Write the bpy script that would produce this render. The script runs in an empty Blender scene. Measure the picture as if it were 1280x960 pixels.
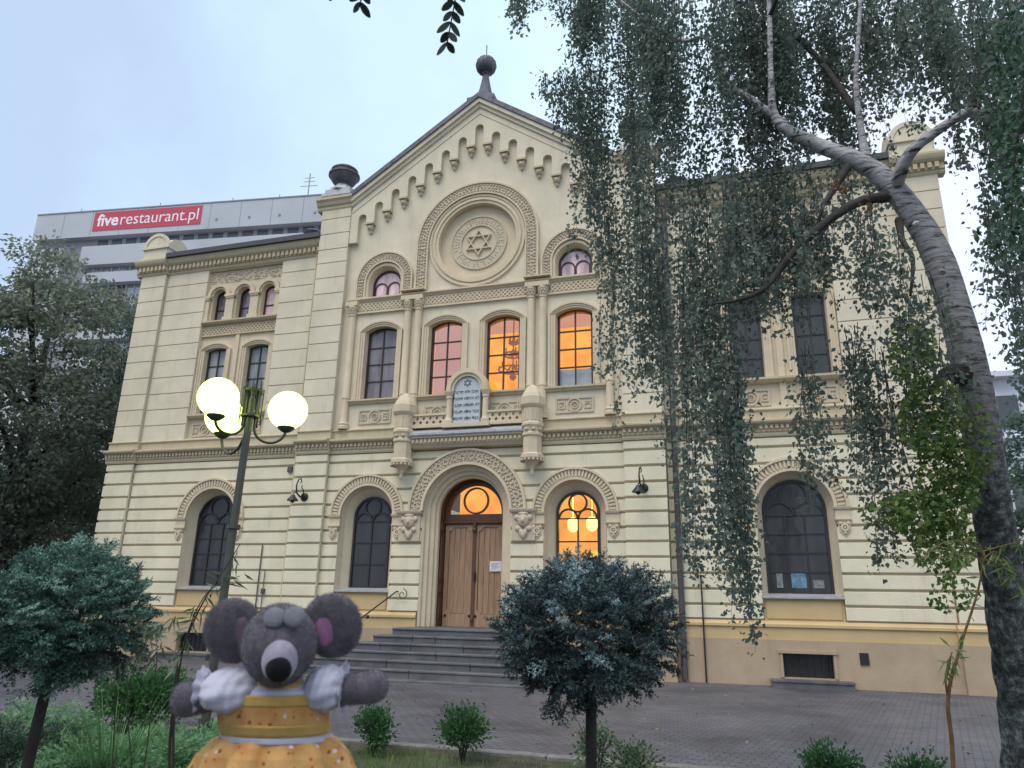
import bpy, math, random
import numpy as np
from mathutils import Vector, Matrix
from mathutils.geometry import tessellate_polygon
random.seed(7); rng = np.random.default_rng(7)
PI = math.pi
S = bpy.context.scene
COL = S.collection

# ------------------------------------------------------------------ camera (solved from the photograph)
CAM = np.array([7.2659, -19.6206, 1.6618]); FPX = 915.87
YAW, PITCH, ROLL = 0.29721947, 0.29549923, 0.02023891
def _basis():
    cy, sy, cp, sp, cr, sr = math.cos(YAW), math.sin(YAW), math.cos(PITCH), math.sin(PITCH), math.cos(ROLL), math.sin(ROLL)
    fw = np.array([-sy*cp, cy*cp, sp]); ri = np.array([cy, sy, 0.0]); up = np.cross(ri, fw)
    return cr*ri+sr*up, -sr*ri+cr*up, fw
CR, CU, CF = _basis()
def at(px, py, d):
    """world point seen at photo pixel (1280x960) at depth d"""
    return CAM + (CF + CR*(px-640)/FPX - CU*(py-480)/FPX)*d
def atz(px, py, z=0.0):
    v = CF + CR*(px-640)/FPX - CU*(py-480)/FPX
    return CAM + v*((z-CAM[2])/v[2])

# ------------------------------------------------------------------ materials
def new_mat(name):
    m = bpy.data.materials.new(name); m.use_nodes = True
    nt = m.node_tree; b = nt.nodes['Principled BSDF']
    return m, nt, b
def N(nt, t, **kw):
    n = nt.nodes.new(t)
    for k, v in kw.items():
        if k.startswith('_'): setattr(n, k[1:], v)
        else: n.inputs[k.replace('__', ' ')].default_value = v
    return n
def L(nt, a, b): nt.links.new(a, b)
def ramp(nt, fac, stops):
    r = nt.nodes.new('ShaderNodeValToRGB')
    el = r.color_ramp.elements
    while len(el) < len(stops): el.new(.5)
    for e, (p, c) in zip(el, stops): e.position = p; e.color = (*c, 1) if len(c) == 3 else c
    L(nt, fac, r.inputs[0]); return r
def stucco(name, c, var=.10, scale=1.2, bump=.25, rough=.85, streak=.5, dirt=(.30, .26, .18)):
    m, nt, b = new_mat(name)
    tc = nt.nodes.new('ShaderNodeTexCoord')
    n1 = N(nt, 'ShaderNodeTexNoise', Scale=scale, Detail=8.0, Roughness=.65); L(nt, tc.outputs['Object'], n1.inputs['Vector'])
    c1 = tuple(x*(1-var) for x in c); c2 = tuple(min(1, x*(1+var*.7)) for x in c)
    r = ramp(nt, n1.outputs['Fac'], [(.3, c1), (.7, c2)])
    mp = N(nt, 'ShaderNodeMapping'); mp.inputs['Scale'].default_value = (3.2, 3.2, .35); L(nt, tc.outputs['Object'], mp.inputs['Vector'])
    n2 = N(nt, 'ShaderNodeTexNoise', Scale=1.3, Detail=9.0, Roughness=.75); L(nt, mp.outputs[0], n2.inputs['Vector'])
    r2 = ramp(nt, n2.outputs['Fac'], [(.54, (0, 0, 0)), (.82, (1, 1, 1))])
    mul = N(nt, 'ShaderNodeMath', _operation='MULTIPLY'); L(nt, r2.outputs[0], mul.inputs[0]); mul.inputs[1].default_value = streak
    mx = N(nt, 'ShaderNodeMix', _data_type='RGBA'); L(nt, mul.outputs[0], mx.inputs['Factor'])
    L(nt, r.outputs[0], mx.inputs[6]); mx.inputs[7].default_value = (*dirt, 1)
    L(nt, mx.outputs[2], b.inputs['Base Color']); b.inputs['Roughness'].default_value = rough
    n3 = N(nt, 'ShaderNodeTexNoise', Scale=28.0, Detail=5.0); L(nt, tc.outputs['Object'], n3.inputs['Vector'])
    bp = N(nt, 'ShaderNodeBump', Strength=bump, Distance=.02); L(nt, n3.outputs['Fac'], bp.inputs['Height']); L(nt, bp.outputs[0], b.inputs['Normal'])
    return m
def plain(name, c, rough=.6, metal=0.0, spec=.5, var=.15, scale=8.0, bump=.0, bscale=40.0):
    m, nt, b = new_mat(name)
    tc = nt.nodes.new('ShaderNodeTexCoord')
    n1 = N(nt, 'ShaderNodeTexNoise', Scale=scale, Detail=6.0); L(nt, tc.outputs['Object'], n1.inputs['Vector'])
    r = ramp(nt, n1.outputs['Fac'], [(.3, tuple(x*(1-var) for x in c)), (.7, tuple(min(1, x*(1+var)) for x in c))])
    L(nt, r.outputs[0], b.inputs['Base Color'])
    b.inputs['Roughness'].default_value = rough; b.inputs['Metallic'].default_value = metal; b.inputs['Specular IOR Level'].default_value = spec
    if bump:
        n3 = N(nt, 'ShaderNodeTexNoise', Scale=bscale, Detail=4.0); L(nt, tc.outputs['Object'], n3.inputs['Vector'])
        bp = N(nt, 'ShaderNodeBump', Strength=bump, Distance=.02); L(nt, n3.outputs['Fac'], bp.inputs['Height']); L(nt, bp.outputs[0], b.inputs['Normal'])
    return m
def leafm(name, cols, rough=.5, trans=.35, spec=.35, nscale=1.2):
    m, nt, b = new_mat(name)
    ge = nt.nodes.new('ShaderNodeNewGeometry'); tc = nt.nodes.new('ShaderNodeTexCoord')
    n1 = N(nt, 'ShaderNodeTexNoise', Scale=nscale, Detail=3.0); L(nt, tc.outputs['Object'], n1.inputs['Vector'])
    a = N(nt, 'ShaderNodeMath', _operation='MULTIPLY_ADD'); L(nt, ge.outputs['Random Per Island'], a.inputs[0]); a.inputs[1].default_value = .55
    s = N(nt, 'ShaderNodeMath', _operation='MULTIPLY_ADD'); L(nt, n1.outputs['Fac'], s.inputs[0]); s.inputs[1].default_value = 1.2; s.inputs[2].default_value = -.38
    L(nt, s.outputs[0], a.inputs[2])
    k = len(cols)-1
    r = ramp(nt, a.outputs[0], [(i/max(k, 1), c) for i, c in enumerate(cols)])
    L(nt, r.outputs[0], b.inputs['Base Color']); b.inputs['Roughness'].default_value = rough; b.inputs['Specular IOR Level'].default_value = spec
    tr = nt.nodes.new('ShaderNodeBsdfTranslucent'); L(nt, r.outputs[0], tr.inputs['Color'])
    mx = nt.nodes.new('ShaderNodeMixShader'); mx.inputs[0].default_value = trans
    L(nt, b.outputs[0], mx.inputs[1]); L(nt, tr.outputs[0], mx.inputs[2]); L(nt, mx.outputs[0], nt.nodes['Material Output'].inputs[0])
    return m
def emis(name, c, st, var=0.0, scale=2.0, c2=None):
    m = bpy.data.materials.new(name); m.use_nodes = True; nt = m.node_tree; nt.nodes.clear()
    o = nt.nodes.new('ShaderNodeOutputMaterial'); e = nt.nodes.new('ShaderNodeEmission'); e.inputs[1].default_value = st
    e.inputs[0].default_value = (*c, 1)
    if c2:
        tc = nt.nodes.new('ShaderNodeTexCoord'); n1 = N(nt, 'ShaderNodeTexNoise', Scale=scale, Detail=3.0); L(nt, tc.outputs['Object'], n1.inputs['Vector'])
        r = ramp(nt, n1.outputs['Fac'], [(.35, c), (.65, c2)]); L(nt, r.outputs[0], e.inputs[0])
    L(nt, e.outputs[0], o.inputs[0]); return m
def glass(name, refl=.12, tint=(1, 1, 1)):
    m = bpy.data.materials.new(name); m.use_nodes = True; nt = m.node_tree; nt.nodes.clear()
    o = nt.nodes.new('ShaderNodeOutputMaterial'); t = nt.nodes.new('ShaderNodeBsdfTransparent'); t.inputs[0].default_value = (*tint, 1)
    g = nt.nodes.new('ShaderNodeBsdfGlossy'); g.inputs['Roughness'].default_value = .03
    tc = nt.nodes.new('ShaderNodeTexCoord'); n1 = N(nt, 'ShaderNodeTexNoise', Scale=1.6, Detail=2.0); L(nt, tc.outputs['Object'], n1.inputs['Vector'])
    bp = N(nt, 'ShaderNodeBump', Strength=.06, Distance=.1); L(nt, n1.outputs['Fac'], bp.inputs['Height']); L(nt, bp.outputs[0], g.inputs['Normal'])
    mx = nt.nodes.new('ShaderNodeMixShader'); mx.inputs[0].default_value = refl
    L(nt, t.outputs[0], mx.inputs[1]); L(nt, g.outputs[0], mx.inputs[2]); L(nt, mx.outputs[0], o.inputs[0]); return m
def darkpane(name, base, refl=.14, scale=1.5):
    m, nt, b = new_mat(name)
    tc = nt.nodes.new('ShaderNodeTexCoord'); mp = N(nt, 'ShaderNodeMapping'); mp.inputs['Scale'].default_value = (3.0, 1, .5); L(nt, tc.outputs['Object'], mp.inputs[0])
    n1 = N(nt, 'ShaderNodeTexNoise', Scale=scale, Detail=4.0); L(nt, mp.outputs[0], n1.inputs['Vector'])
    r = ramp(nt, n1.outputs['Fac'], [(.35, tuple(x*.45 for x in base)), (.7, tuple(x*1.5 for x in base))])
    L(nt, r.outputs[0], b.inputs['Base Color']); b.inputs['Roughness'].default_value = .5
    g = nt.nodes.new('ShaderNodeBsdfGlossy'); g.inputs['Roughness'].default_value = .04
    n2 = N(nt, 'ShaderNodeTexNoise', Scale=1.3, Detail=2.0); L(nt, tc.outputs['Object'], n2.inputs['Vector'])
    bp = N(nt, 'ShaderNodeBump', Strength=.08, Distance=.1); L(nt, n2.outputs['Fac'], bp.inputs['Height']); L(nt, bp.outputs[0], g.inputs['Normal'])
    mx = nt.nodes.new('ShaderNodeMixShader'); mx.inputs[0].default_value = refl
    L(nt, b.outputs[0], mx.inputs[1]); L(nt, g.outputs[0], mx.inputs[2]); L(nt, mx.outputs[0], nt.nodes['Material Output'].inputs[0]); return m

M = {}
M['upper'] = stucco('cream_render', (.645, .568, .437), var=.13, streak=.5)
M['ashlar'] = stucco('cream_ashlar', (.695, .628, .470), var=.12, streak=.5)
M['joint'] = stucco('dark_joint', (.44, .38, .27), streak=.5)  # joint backing coloured darker than the courses in front
M['trim'] = stucco('warm_trim', (.60, .50, .36), streak=.25, scale=2.5)
M['apron'] = stucco('ochre_render', (.53, .385, .20), streak=.3)
M['plinth'] = stucco('plinth_render', (.40, .30, .205), var=.14, streak=.45, dirt=(.2, .16, .12))
M['cornice'] = stucco('cornice_stone', (.50, .42, .29), streak=.5, scale=3, dirt=(.22, .19, .11))
M['relief'] = stucco('relief_stone', (.52, .44, .33), streak=.35, scale=4, dirt=(.24, .2, .15))
M['zinc'] = plain('zinc', (.38, .385, .40), rough=.5, metal=.3)
M['roofmetal'] = plain('roof_metal', (.34, .37, .44), rough=.45, metal=.45, scale=2)
M['darkmetal'] = plain('dark_roof_edge', (.045, .045, .055), rough=.5)
M['lead'] = plain('aged_lead', (.085, .09, .115), rough=.55, metal=.3, var=.4, scale=5, bump=.3)
M['urnstone'] = plain('urn_metal', (.10, .095, .11), rough=.6, var=.4, scale=6, bump=.3)
M['frame'] = plain('window_frame_paint', (.030, .012, .016), rough=.5)
M['frame_dark'] = plain('window_frame_dark', (.022, .020, .024), rough=.5)
M['iron'] = plain('wrought_iron', (.012, .012, .014), rough=.5)
M['pipe'] = plain('downspout_paint', (.085, .07, .075), rough=.6)
M['glass'] = glass('clear_pane', .055)
M['glass2'] = glass('hazy_pane', .16, (.95, .9, .9))
M['pane_grey'] = darkpane('pane_grey', (.125, .095, .105), .085)
M['pane_pale'] = darkpane('pane_pale', (.24, .23, .23), .09)
M['pane_dark'] = darkpane('pane_dark', (.020, .018, .022), .030)
M['pane_pink'] = darkpane('pane_pink', (.62, .40, .42), .12)
M['lit'] = emis('lit_room_wall', (.95, .27, .006), .72, c2=(1.0, .45, .04), scale=1.7)
M['sky_glow'] = emis('painted_sky_glow', (.80, .33, .17), .50, c2=(.85, .40, .25), scale=.8)  # pinkish emission stands in for sky reflected in the upper window panes
M['lit_lamp'] = emis('indoor_lamp', (1.0, .75, .12), 2.6)
M['bulb'] = emis('lamp_globe', (.82, 1.0, .24), 2.6)
M['tablet'] = stucco('tablet_stone', (.46, .49, .53), streak=.15, scale=5)
M['ink'] = plain('incised_letter', (.14, .15, .18), rough=.8)
M['poster'] = plain('blue_poster', (.10, .19, .27), rough=.8, var=.5, scale=9); M['poster2'] = plain('dim_paper', (.17, .18, .19), rough=.8, var=.5, scale=12)
M['paper'] = plain('paper', (.70, .70, .74), rough=.8, var=.03)
# wood
def wood(name, c, sc=(9, 9, .7)):
    m, nt, b = new_mat(name)
    tc = nt.nodes.new('ShaderNodeTexCoord'); mp = N(nt, 'ShaderNodeMapping'); mp.inputs['Scale'].default_value = sc; L(nt, tc.outputs['Object'], mp.inputs[0])
    n1 = N(nt, 'ShaderNodeTexNoise', Scale=2.2, Detail=9.0, Roughness=.7, Distortion=.6); L(nt, mp.outputs[0], n1.inputs['Vector'])
    r = ramp(nt, n1.outputs['Fac'], [(.3, tuple(x*.55 for x in c)), (.55, c), (.75, tuple(x*1.25 for x in c))])
    L(nt, r.outputs[0], b.inputs['Base Color']); b.inputs['Roughness'].default_value = .5
    bp = N(nt, 'ShaderNodeBump', Strength=.15, Distance=.01); L(nt, n1.outputs['Fac'], bp.inputs['Height']); L(nt, bp.outputs[0], b.inputs['Normal'])
    return m
M['wood'] = wood('oak_door', (.36, .215, .13))
M['wood_dark'] = wood('dark_oak', (.115, .047, .026))
# lattice / carved relief via bump on bands
def carved(name, c, scale, kind):
    m, nt, b = new_mat(name)
    tc = nt.nodes.new('ShaderNodeTexCoord')
    n1 = N(nt, 'ShaderNodeTexNoise', Scale=3.0, Detail=5.0); L(nt, tc.outputs['Object'], n1.inputs['Vector'])
    if kind == 'voro':
        v = N(nt, 'ShaderNodeTexVoronoi', Scale=scale, _feature='SMOOTH_F1'); L(nt, tc.outputs['Object'], v.inputs['Vector']); h = v.outputs['Distance']
        r0 = ramp(nt, h, [(.1, (1, 1, 1)), (.75, (0, 0, 0))])
    else:
        mp = N(nt, 'ShaderNodeMapping'); mp.inputs['Rotation'].default_value = (0, PI/4, 0); mp.inputs['Scale'].default_value = (1, 0.001, 1); L(nt, tc.outputs['Object'], mp.inputs[0])
        v = N(nt, 'ShaderNodeTexChecker', Scale=scale); v.inputs[1].default_value = (1, 1, 1, 1); v.inputs[2].default_value = (0, 0, 0, 1); L(nt, mp.outputs[0], v.inputs[0]); r0 = v
    r = ramp(nt, n1.outputs['Fac'], [(.3, tuple(x*.85 for x in c)), (.7, c)])
    L(nt, r.outputs[0], b.inputs['Base Color']); b.inputs['Roughness'].default_value = .85
    bp = N(nt, 'ShaderNodeBump', Strength=1.0, Distance=.04); L(nt, r0.outputs[0], bp.inputs['Height']); L(nt, bp.outputs[0], b.inputs['Normal'])
    return m
M['carved'] = carved('carved_foliage', (.55, .46, .34), 11, 'voro')
# steps / paving
def granite():
    m, nt, b = new_mat('step_granite')
    tc = nt.nodes.new('ShaderNodeTexCoord')
    n1 = N(nt, 'ShaderNodeTexNoise', Scale=1.7, Detail=8.0, Roughness=.7); L(nt, tc.outputs['Object'], n1.inputs['Vector'])
    r = ramp(nt, n1.outputs['Fac'], [(.3, (.055, .055, .062)), (.6, (.125, .122, .132)), (.8, (.19, .185, .19))])
    L(nt, r.outputs[0], b.inputs['Base Color']); b.inputs['Roughness'].default_value = .6
    n3 = N(nt, 'ShaderNodeTexNoise', Scale=60.0, Detail=3.0); L(nt, tc.outputs['Object'], n3.inputs['Vector'])
    bp = N(nt, 'ShaderNodeBump', Strength=.3, Distance=.01); L(nt, n3.outputs['Fac'], bp.inputs['Height']); L(nt, bp.outputs[0], b.inputs['Normal'])
    return m
M['granite'] = granite()
def paving():
    m, nt, b = new_mat('block_paving')
    tc = nt.nodes.new('ShaderNodeTexCoord'); mp = N(nt, 'ShaderNodeMapping'); mp.inputs['Rotation'].default_value = (0, 0, .22); L(nt, tc.outputs['Object'], mp.inputs[0])
    br = N(nt, 'ShaderNodeTexBrick', Scale=1.0); br.inputs['Brick Width'].default_value = .205; br.inputs['Row Height'].default_value = .105; br.inputs['Mortar Size'].default_value = .009
    br.inputs['Mortar Smooth'].default_value = .3; br.inputs['Bias'].default_value = -.1
    br.inputs['Color1'].default_value = (.112, .113, .136, 1); br.inputs['Color2'].default_value = (.080, .081, .100, 1); br.inputs['Mortar'].default_value = (.028, .028, .034, 1)
    L(nt, mp.outputs[0], br.inputs[0])
    n1 = N(nt, 'ShaderNodeTexNoise', Scale=.55, Detail=9.0, Roughness=.7); L(nt, tc.outputs['Object'], n1.inputs['Vector'])
    r = ramp(nt, n1.outputs['Fac'], [(.28, (.40, .39, .41)), (.5, (.92, .91, .92)), (.72, (1.35, 1.3, 1.28))])
    mx = N(nt, 'ShaderNodeMix', _data_type='RGBA', _blend_type='MULTIPLY'); mx.inputs['Factor'].default_value = 1.0
    L(nt, br.outputs[0], mx.inputs[6]); L(nt, r.outputs[0], mx.inputs[7]); L(nt, mx.outputs[2], b.inputs['Base Color'])
    b.inputs['Roughness'].default_value = .55
    bp = N(nt, 'ShaderNodeBump', Strength=.6, Distance=.008); bp.invert = True; L(nt, br.outputs['Fac'], bp.inputs['Height']); L(nt, bp.outputs[0], b.inputs['Normal'])
    return m
M['paving'] = paving()
M['soil'] = plain('garden_soil', (.055, .045, .032), rough=.95, var=.5, scale=5, bump=.8, bscale=25)
M['far_ground'] = plain('far_ground', (.07, .08, .05), rough=.95, var=.4, scale=.5)
M['kerb'] = plain('kerb_stone', (.17, .16, .15), rough=.85, var=.3, scale=4, bump=.4)

# ------------------------------------------------------------------ mesh helpers
class MB:
    def __init__(s): s.v = []; s.f = []
    def add(s, vs, fs):
        o = len(s.v); s.v += [tuple(map(float, p)) for p in vs]; s.f += [tuple(i+o for i in f) for f in fs]; return s
    def box(s, x0, x1, y0, y1, z0, z1):
        return s.add([(x0, y0, z0), (x1, y0, z0), (x1, y1, z0), (x0, y1, z0), (x0, y0, z1), (x1, y0, z1), (x1, y1, z1), (x0, y1, z1)],
                     [(0, 1, 5, 4), (1, 2, 6, 5), (2, 3, 7, 6), (3, 0, 4, 7), (4, 5, 6, 7), (3, 2, 1, 0)])
    def cbox(s, x0, x1, y0, y1, z0, z1, c=.01):
        """box whose front (y0) edges are chamfered by c"""
        v = [(x0+c, y0, z0+c), (x1-c, y0, z0+c), (x1-c, y0, z1-c), (x0+c, y0, z1-c), (x0, y0+c, z0), (x1, y0+c, z0), (x1, y0+c, z1), (x0, y0+c, z1), (x0, y1, z0), (x1, y1, z0), (x1, y1, z1), (x0, y1, z1)]
        f = [(0, 1, 2, 3), (4, 5, 1, 0), (5, 6, 2, 1), (6, 7, 3, 2), (7, 4, 0, 3), (8, 9, 5, 4), (9, 10, 6, 5), (10, 11, 7, 6), (11, 8, 4, 7), (11, 10, 9, 8)]
        return s.add(v, f)
    def panel(s, outer, holes=(), y0=0.0, y1=.3, back=False):
        """polygon in XZ with holes, front at y0, sides to y1"""
        loops = [list(outer)]+[list(h) for h in holes]
        tris = tessellate_polygon([[Vector((p[0], p[1], 0)) for p in lp] for lp in loops])
        flat = [p for lp in loops for p in lp]
        n = len(flat)
        v = [(p[0], y0, p[1]) for p in flat]+[(p[0], y1, p[1]) for p in flat]
        f = []
        for t in tris:
            a, b, c = (flat[i] for i in t)
            ar = (b[0]-a[0])*(c[1]-a[1])-(c[0]-a[0])*(b[1]-a[1])
            t = tuple(t) if ar > 0 else tuple(reversed(t))
            if abs(ar) > 1e-9: f.append(t)
            if back and abs(ar) > 1e-9: f.append(tuple(i+n for i in reversed(t)))
        o = 0
        for lp in loops:
            k = len(lp)
            for i in range(k): f.append((o+i, o+(i+1) % k, n+o+(i+1) % k, n+o+i))
            o += k
        return s.add(v, f)
    def loft(s, A, B, closed=False):
        n = len(A); v = list(A)+list(B); f = []
        for i in range(n if closed else n-1):
            j = (i+1) % n; f.append((i, j, n+j, n+i))
        return s.add(v, f)
    def exx(s, prof, x0, x1):
        """profile [(y,z)...] closed, extruded along x"""
        n = len(prof); v = [(x0, p[0], p[1]) for p in prof]+[(x1, p[0], p[1]) for p in prof]
        f = [(i, (i+1) % n, n+(i+1) % n, n+i) for i in range(n)]
        tris = tessellate_polygon([[Vector((p[0], p[1], 0)) for p in prof]])
        f += [tuple(t) for t in tris]+[tuple(n+i for i in t) for t in tris]
        return s.add(v, f)
    def tube(s, pts, rad, n=8, cap=True):
        pts = [Vector(p) for p in pts]; k = len(pts)
        if not hasattr(rad, '__len__'): rad = [rad]*k
        rings = []; ref = Vector((0, 0, 1))
        for i in range(k):
            t = (pts[min(i+1, k-1)]-pts[max(i-1, 0)])
            t = t.normalized() if t.length > 1e-9 else Vector((0, 0, 1))
            if abs(t.dot(ref)) > .95: ref = Vector((1, 0, 0)) if abs(t.x) < .9 else Vector((0, 1, 0))
            a = t.cross(ref).normalized(); b = a.cross(t).normalized(); ref = b
            rings.append([pts[i]+(a*math.cos(2*PI*j/n)+b*math.sin(2*PI*j/n))*rad[i] for j in range(n)])
        v = [p for r in rings for p in r]; f = []
        for i in range(k-1):
            for j in range(n): f.append((i*n+j, i*n+(j+1) % n, (i+1)*n+(j+1) % n, (i+1)*n+j))
        if cap: f.append(tuple(reversed(range(n)))); f.append(tuple((k-1)*n+j for j in range(n)))
        return s.add(v, f)
    def lathe(s, prof, c, n=20, half=None):
        """prof [(r,z)] about vertical axis at c=(x,y,z0)"""
        k = len(prof); v = []; f = []
        for r, z in prof:
            for j in range(n):
                a = 2*PI*j/n; v.append((c[0]+r*math.cos(a), c[1]+r*math.sin(a), c[2]+z))
        for i in range(k-1):
            for j in range(n): f.append((i*n+j, i*n+(j+1) % n, (i+1)*n+(j+1) % n, (i+1)*n+j))
        f.append(tuple(reversed(range(n)))); f.append(tuple((k-1)*n+j for j in range(n)))
        return s.add(v, f)
    def sph(s, c, r, nu=12, nv=8, rot=None):
        if not hasattr(r, '__len__'): r = (r, r, r)
        v = []; f = []
        for i in range(nv+1):
            th = PI*i/nv
            for j in range(nu):
                ph = 2*PI*j/nu
                p = Vector((r[0]*math.sin(th)*math.cos(ph), r[1]*math.sin(th)*math.sin(ph), r[2]*math.cos(th)))
                if rot: p = rot @ p
                v.append((c[0]+p.x, c[1]+p.y, c[2]+p.z))
        for i in range(nv):
            for j in range(nu): f.append((i*nu+j, (i+1)*nu+j, (i+1)*nu+(j+1) % nu, i*nu+(j+1) % nu))
        return s.add(v, f)
    def build(s, name, mat, parent=None, smooth=False, angle=None):
        me = bpy.data.meshes.new(name); me.from_pydata(s.v, [], s.f); me.update()
        import bmesh
        bm = bmesh.new(); bm.from_mesh(me); bmesh.ops.recalc_face_normals(bm, faces=bm.faces[:]); bm.to_mesh(me); bm.free()
        if mat: me.materials.append(mat)
        if smooth:
            for p in me.polygons: p.use_smooth = True
            if angle is not None: me.set_sharp_from_angle(angle=angle)
        o = bpy.data.objects.new(name, me); COL.objects.link(o)
        if parent: o.parent = parent
        return o
def fast(name, V, F, mat, parent=None, smooth=False):
    V = np.asarray(V, np.float32); F = np.asarray(F, np.int32)
    me = bpy.data.meshes.new(name); k = F.shape[1]
    me.vertices.add(len(V)); me.vertices.foreach_set('co', V.ravel())
    me.loops.add(F.size); me.loops.foreach_set('vertex_index', F.ravel())
    me.polygons.add(len(F)); me.polygons.foreach_set('loop_start', np.arange(0, F.size, k, dtype=np.int32))
    if smooth: me.polygons.foreach_set('use_smooth', np.ones(len(F), bool))
    me.update(calc_edges=True); me.validate()
    if mat: me.materials.append(mat)
    o = bpy.data.objects.new(name, me); COL.objects.link(o)
    if parent: o.parent = parent
    return o
def empty(name, loc=(0, 0, 0)):
    o = bpy.data.objects.new(name, None); COL.objects.link(o); o.location = loc; o.empty_display_size = .2; return o
def tag(o, label, cat, group=None):
    o['label'] = label; o['category'] = cat
    if group: o['group'] = group
    return o
def struct(o): o['kind'] = 'structure'; return o
def rootshift(root, kids):
    """children were built in world space: keep them there under an empty placed elsewhere"""
    for k in kids: k.matrix_parent_inverse = Matrix.Translation(root.location).inverted()
def fix(root):
    inv = Matrix.Translation(root.location).inverted()
    for ch in root.children:
        if ch.type != 'EMPTY': ch.matrix_parent_inverse = inv

# leaf cards -----------------------------------------------------------------
def unit(a): return a/np.maximum(np.linalg.norm(a, axis=-1, keepdims=True), 1e-9)
def leaf_mesh(P, D, Ln, Wd, fold=.18):
    """diamond leaves at P pointing along D"""
    n = len(P); D = unit(D); R = rng.normal(size=(n, 3)); Sd = unit(np.cross(D, R)); Nn = np.cross(Sd, D)
    Ln = np.broadcast_to(np.asarray(Ln, float), n)[:, None]; Wd = np.broadcast_to(np.asarray(Wd, float), n)[:, None]
    base = P; tip = P+D*Ln-Nn*Ln*.12; mid = P+D*Ln*.42+Nn*Ln*fold*.5
    l = mid+Sd*Wd*.5; r = mid-Sd*Wd*.5
    V = np.stack([base, l, tip, r], 1).reshape(-1, 3)
    F = np.arange(4*n).reshape(n, 4)
    return V, F
def tri_blades(P, D, Ln, Wd):
    n = len(P); D = unit(D); R = rng.normal(size=(n, 3)); Sd = unit(np.cross(D, R))
    Ln = np.broadcast_to(np.asarray(Ln, float), n)[:, None]; Wd = np.broadcast_to(np.asarray(Wd, float), n)[:, None]
    V = np.stack([P-Sd*Wd*.5, P+Sd*Wd*.5, P+D*Ln], 1).reshape(-1, 3)
    return V, np.arange(3*n).reshape(n, 3)
def tintm(name, cols, rough=.5, trans=.12):
    m, nt, b = new_mat(name)
    at_ = nt.nodes.new('ShaderNodeAttribute'); at_.attribute_name = 'tint'
    r = ramp(nt, at_.outputs['Fac'], cols); L(nt, r.outputs[0], b.inputs['Base Color']); b.inputs['Roughness'].default_value = rough
    tr = nt.nodes.new('ShaderNodeBsdfTranslucent'); L(nt, r.outputs[0], tr.inputs['Color'])
    mx = nt.nodes.new('ShaderNodeMixShader'); mx.inputs[0].default_value = trans
    L(nt, b.outputs[0], mx.inputs[1]); L(nt, tr.outputs[0], mx.inputs[2]); L(nt, mx.outputs[0], nt.nodes['Material Output'].inputs[0]); return m
def set_tint(o, vals):
    a = o.data.attributes.new('tint', 'FLOAT', 'POINT'); a.data.foreach_set('value', np.asarray(vals, np.float32))
def pine_tufts(C, A, ln, k, nl, nw, spread=.75):
    """shoots at C along A; k needle blades each"""
    n = len(C); A = unit(A); t = rng.uniform(.0, 1, (n, k, 1))
    R = unit(rng.normal(size=(n, k, 3))); side = unit(np.cross(A[:, None, :], R))
    P = C[:, None, :]+A[:, None, :]*t*np.broadcast_to(np.asarray(ln, float), n)[:, None, None]
    D = A[:, None, :]*(1-spread*.6)+side*spread
    return tri_blades(P.reshape(-1, 3), D.reshape(-1, 3), nl*rng.uniform(.7, 1.2, n*k), nw)

#==================================================================== SYNAGOGUE
syn = empty('synagogue', (0, 0, 0))
tag(syn, 'cream three storey synagogue with a star of David gable and rusticated ground floor', 'synagogue')
def part(name, mb, mat, parent=syn, smooth=False, angle=None): return mb.build(name, M[mat], parent, smooth, angle)

def arch(cx, hw, zb, zs, rise=None, n=20, dx=0):
    """open outline from bottom-left over the top to bottom-right. rise None = semicircle"""
    pts = [(cx-hw, zb)]
    if rise is None: rise = hw
    if rise < 1e-4: return pts+[(cx-hw, zs), (cx+hw, zs), (cx+hw, zb)]
    R = (hw*hw+rise*rise)/(2*rise); zc = zs+rise-R
    a0 = math.atan2(zs-zc, -hw); a1 = math.atan2(zs-zc, hw)
    if a0 < 0: a0 += 2*PI
    for i in range(n+1):
        a = a0+(a1-a0)*i/n; pts.append((cx+R*math.cos(a), zc+R*math.sin(a)))
    pts.append((cx+hw, zb)); return pts
def circ(cx, cz, r, n=48): return [(cx+r*math.cos(2*PI*i/n), cz+r*math.sin(2*PI*i/n)) for i in range(n)]
def rect(x0, x1, z0, z1): return [(x0, z0), (x1, z0), (x1, z1), (x0, z1)]
def band(mb, cx, r1, r2, zb, zs, y0, y1, rise=None, n=24):
    """arched U band between half widths r1<r2"""
    o = arch(cx, r2, zb, zs, None if rise is None else rise+(r2-r1), n); i = arch(cx, r1, zb, zs, rise, n)
    mb.panel(o+list(reversed(i)), (), y0, y1); return mb
def ring(mb, cx, cz, r1, r2, y0, y1, n=48):
    mb.panel(circ(cx, cz, r2, n), [circ(cx, cz, r1, n)], y0, y1); return mb
def halfw(h, z):
    cx, hw, zb, zs = h
    if z < zb or z > zs+hw: return 0.0
    if z <= zs: return hw
    return math.sqrt(max(0, hw*hw-(z-zs)**2))
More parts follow.
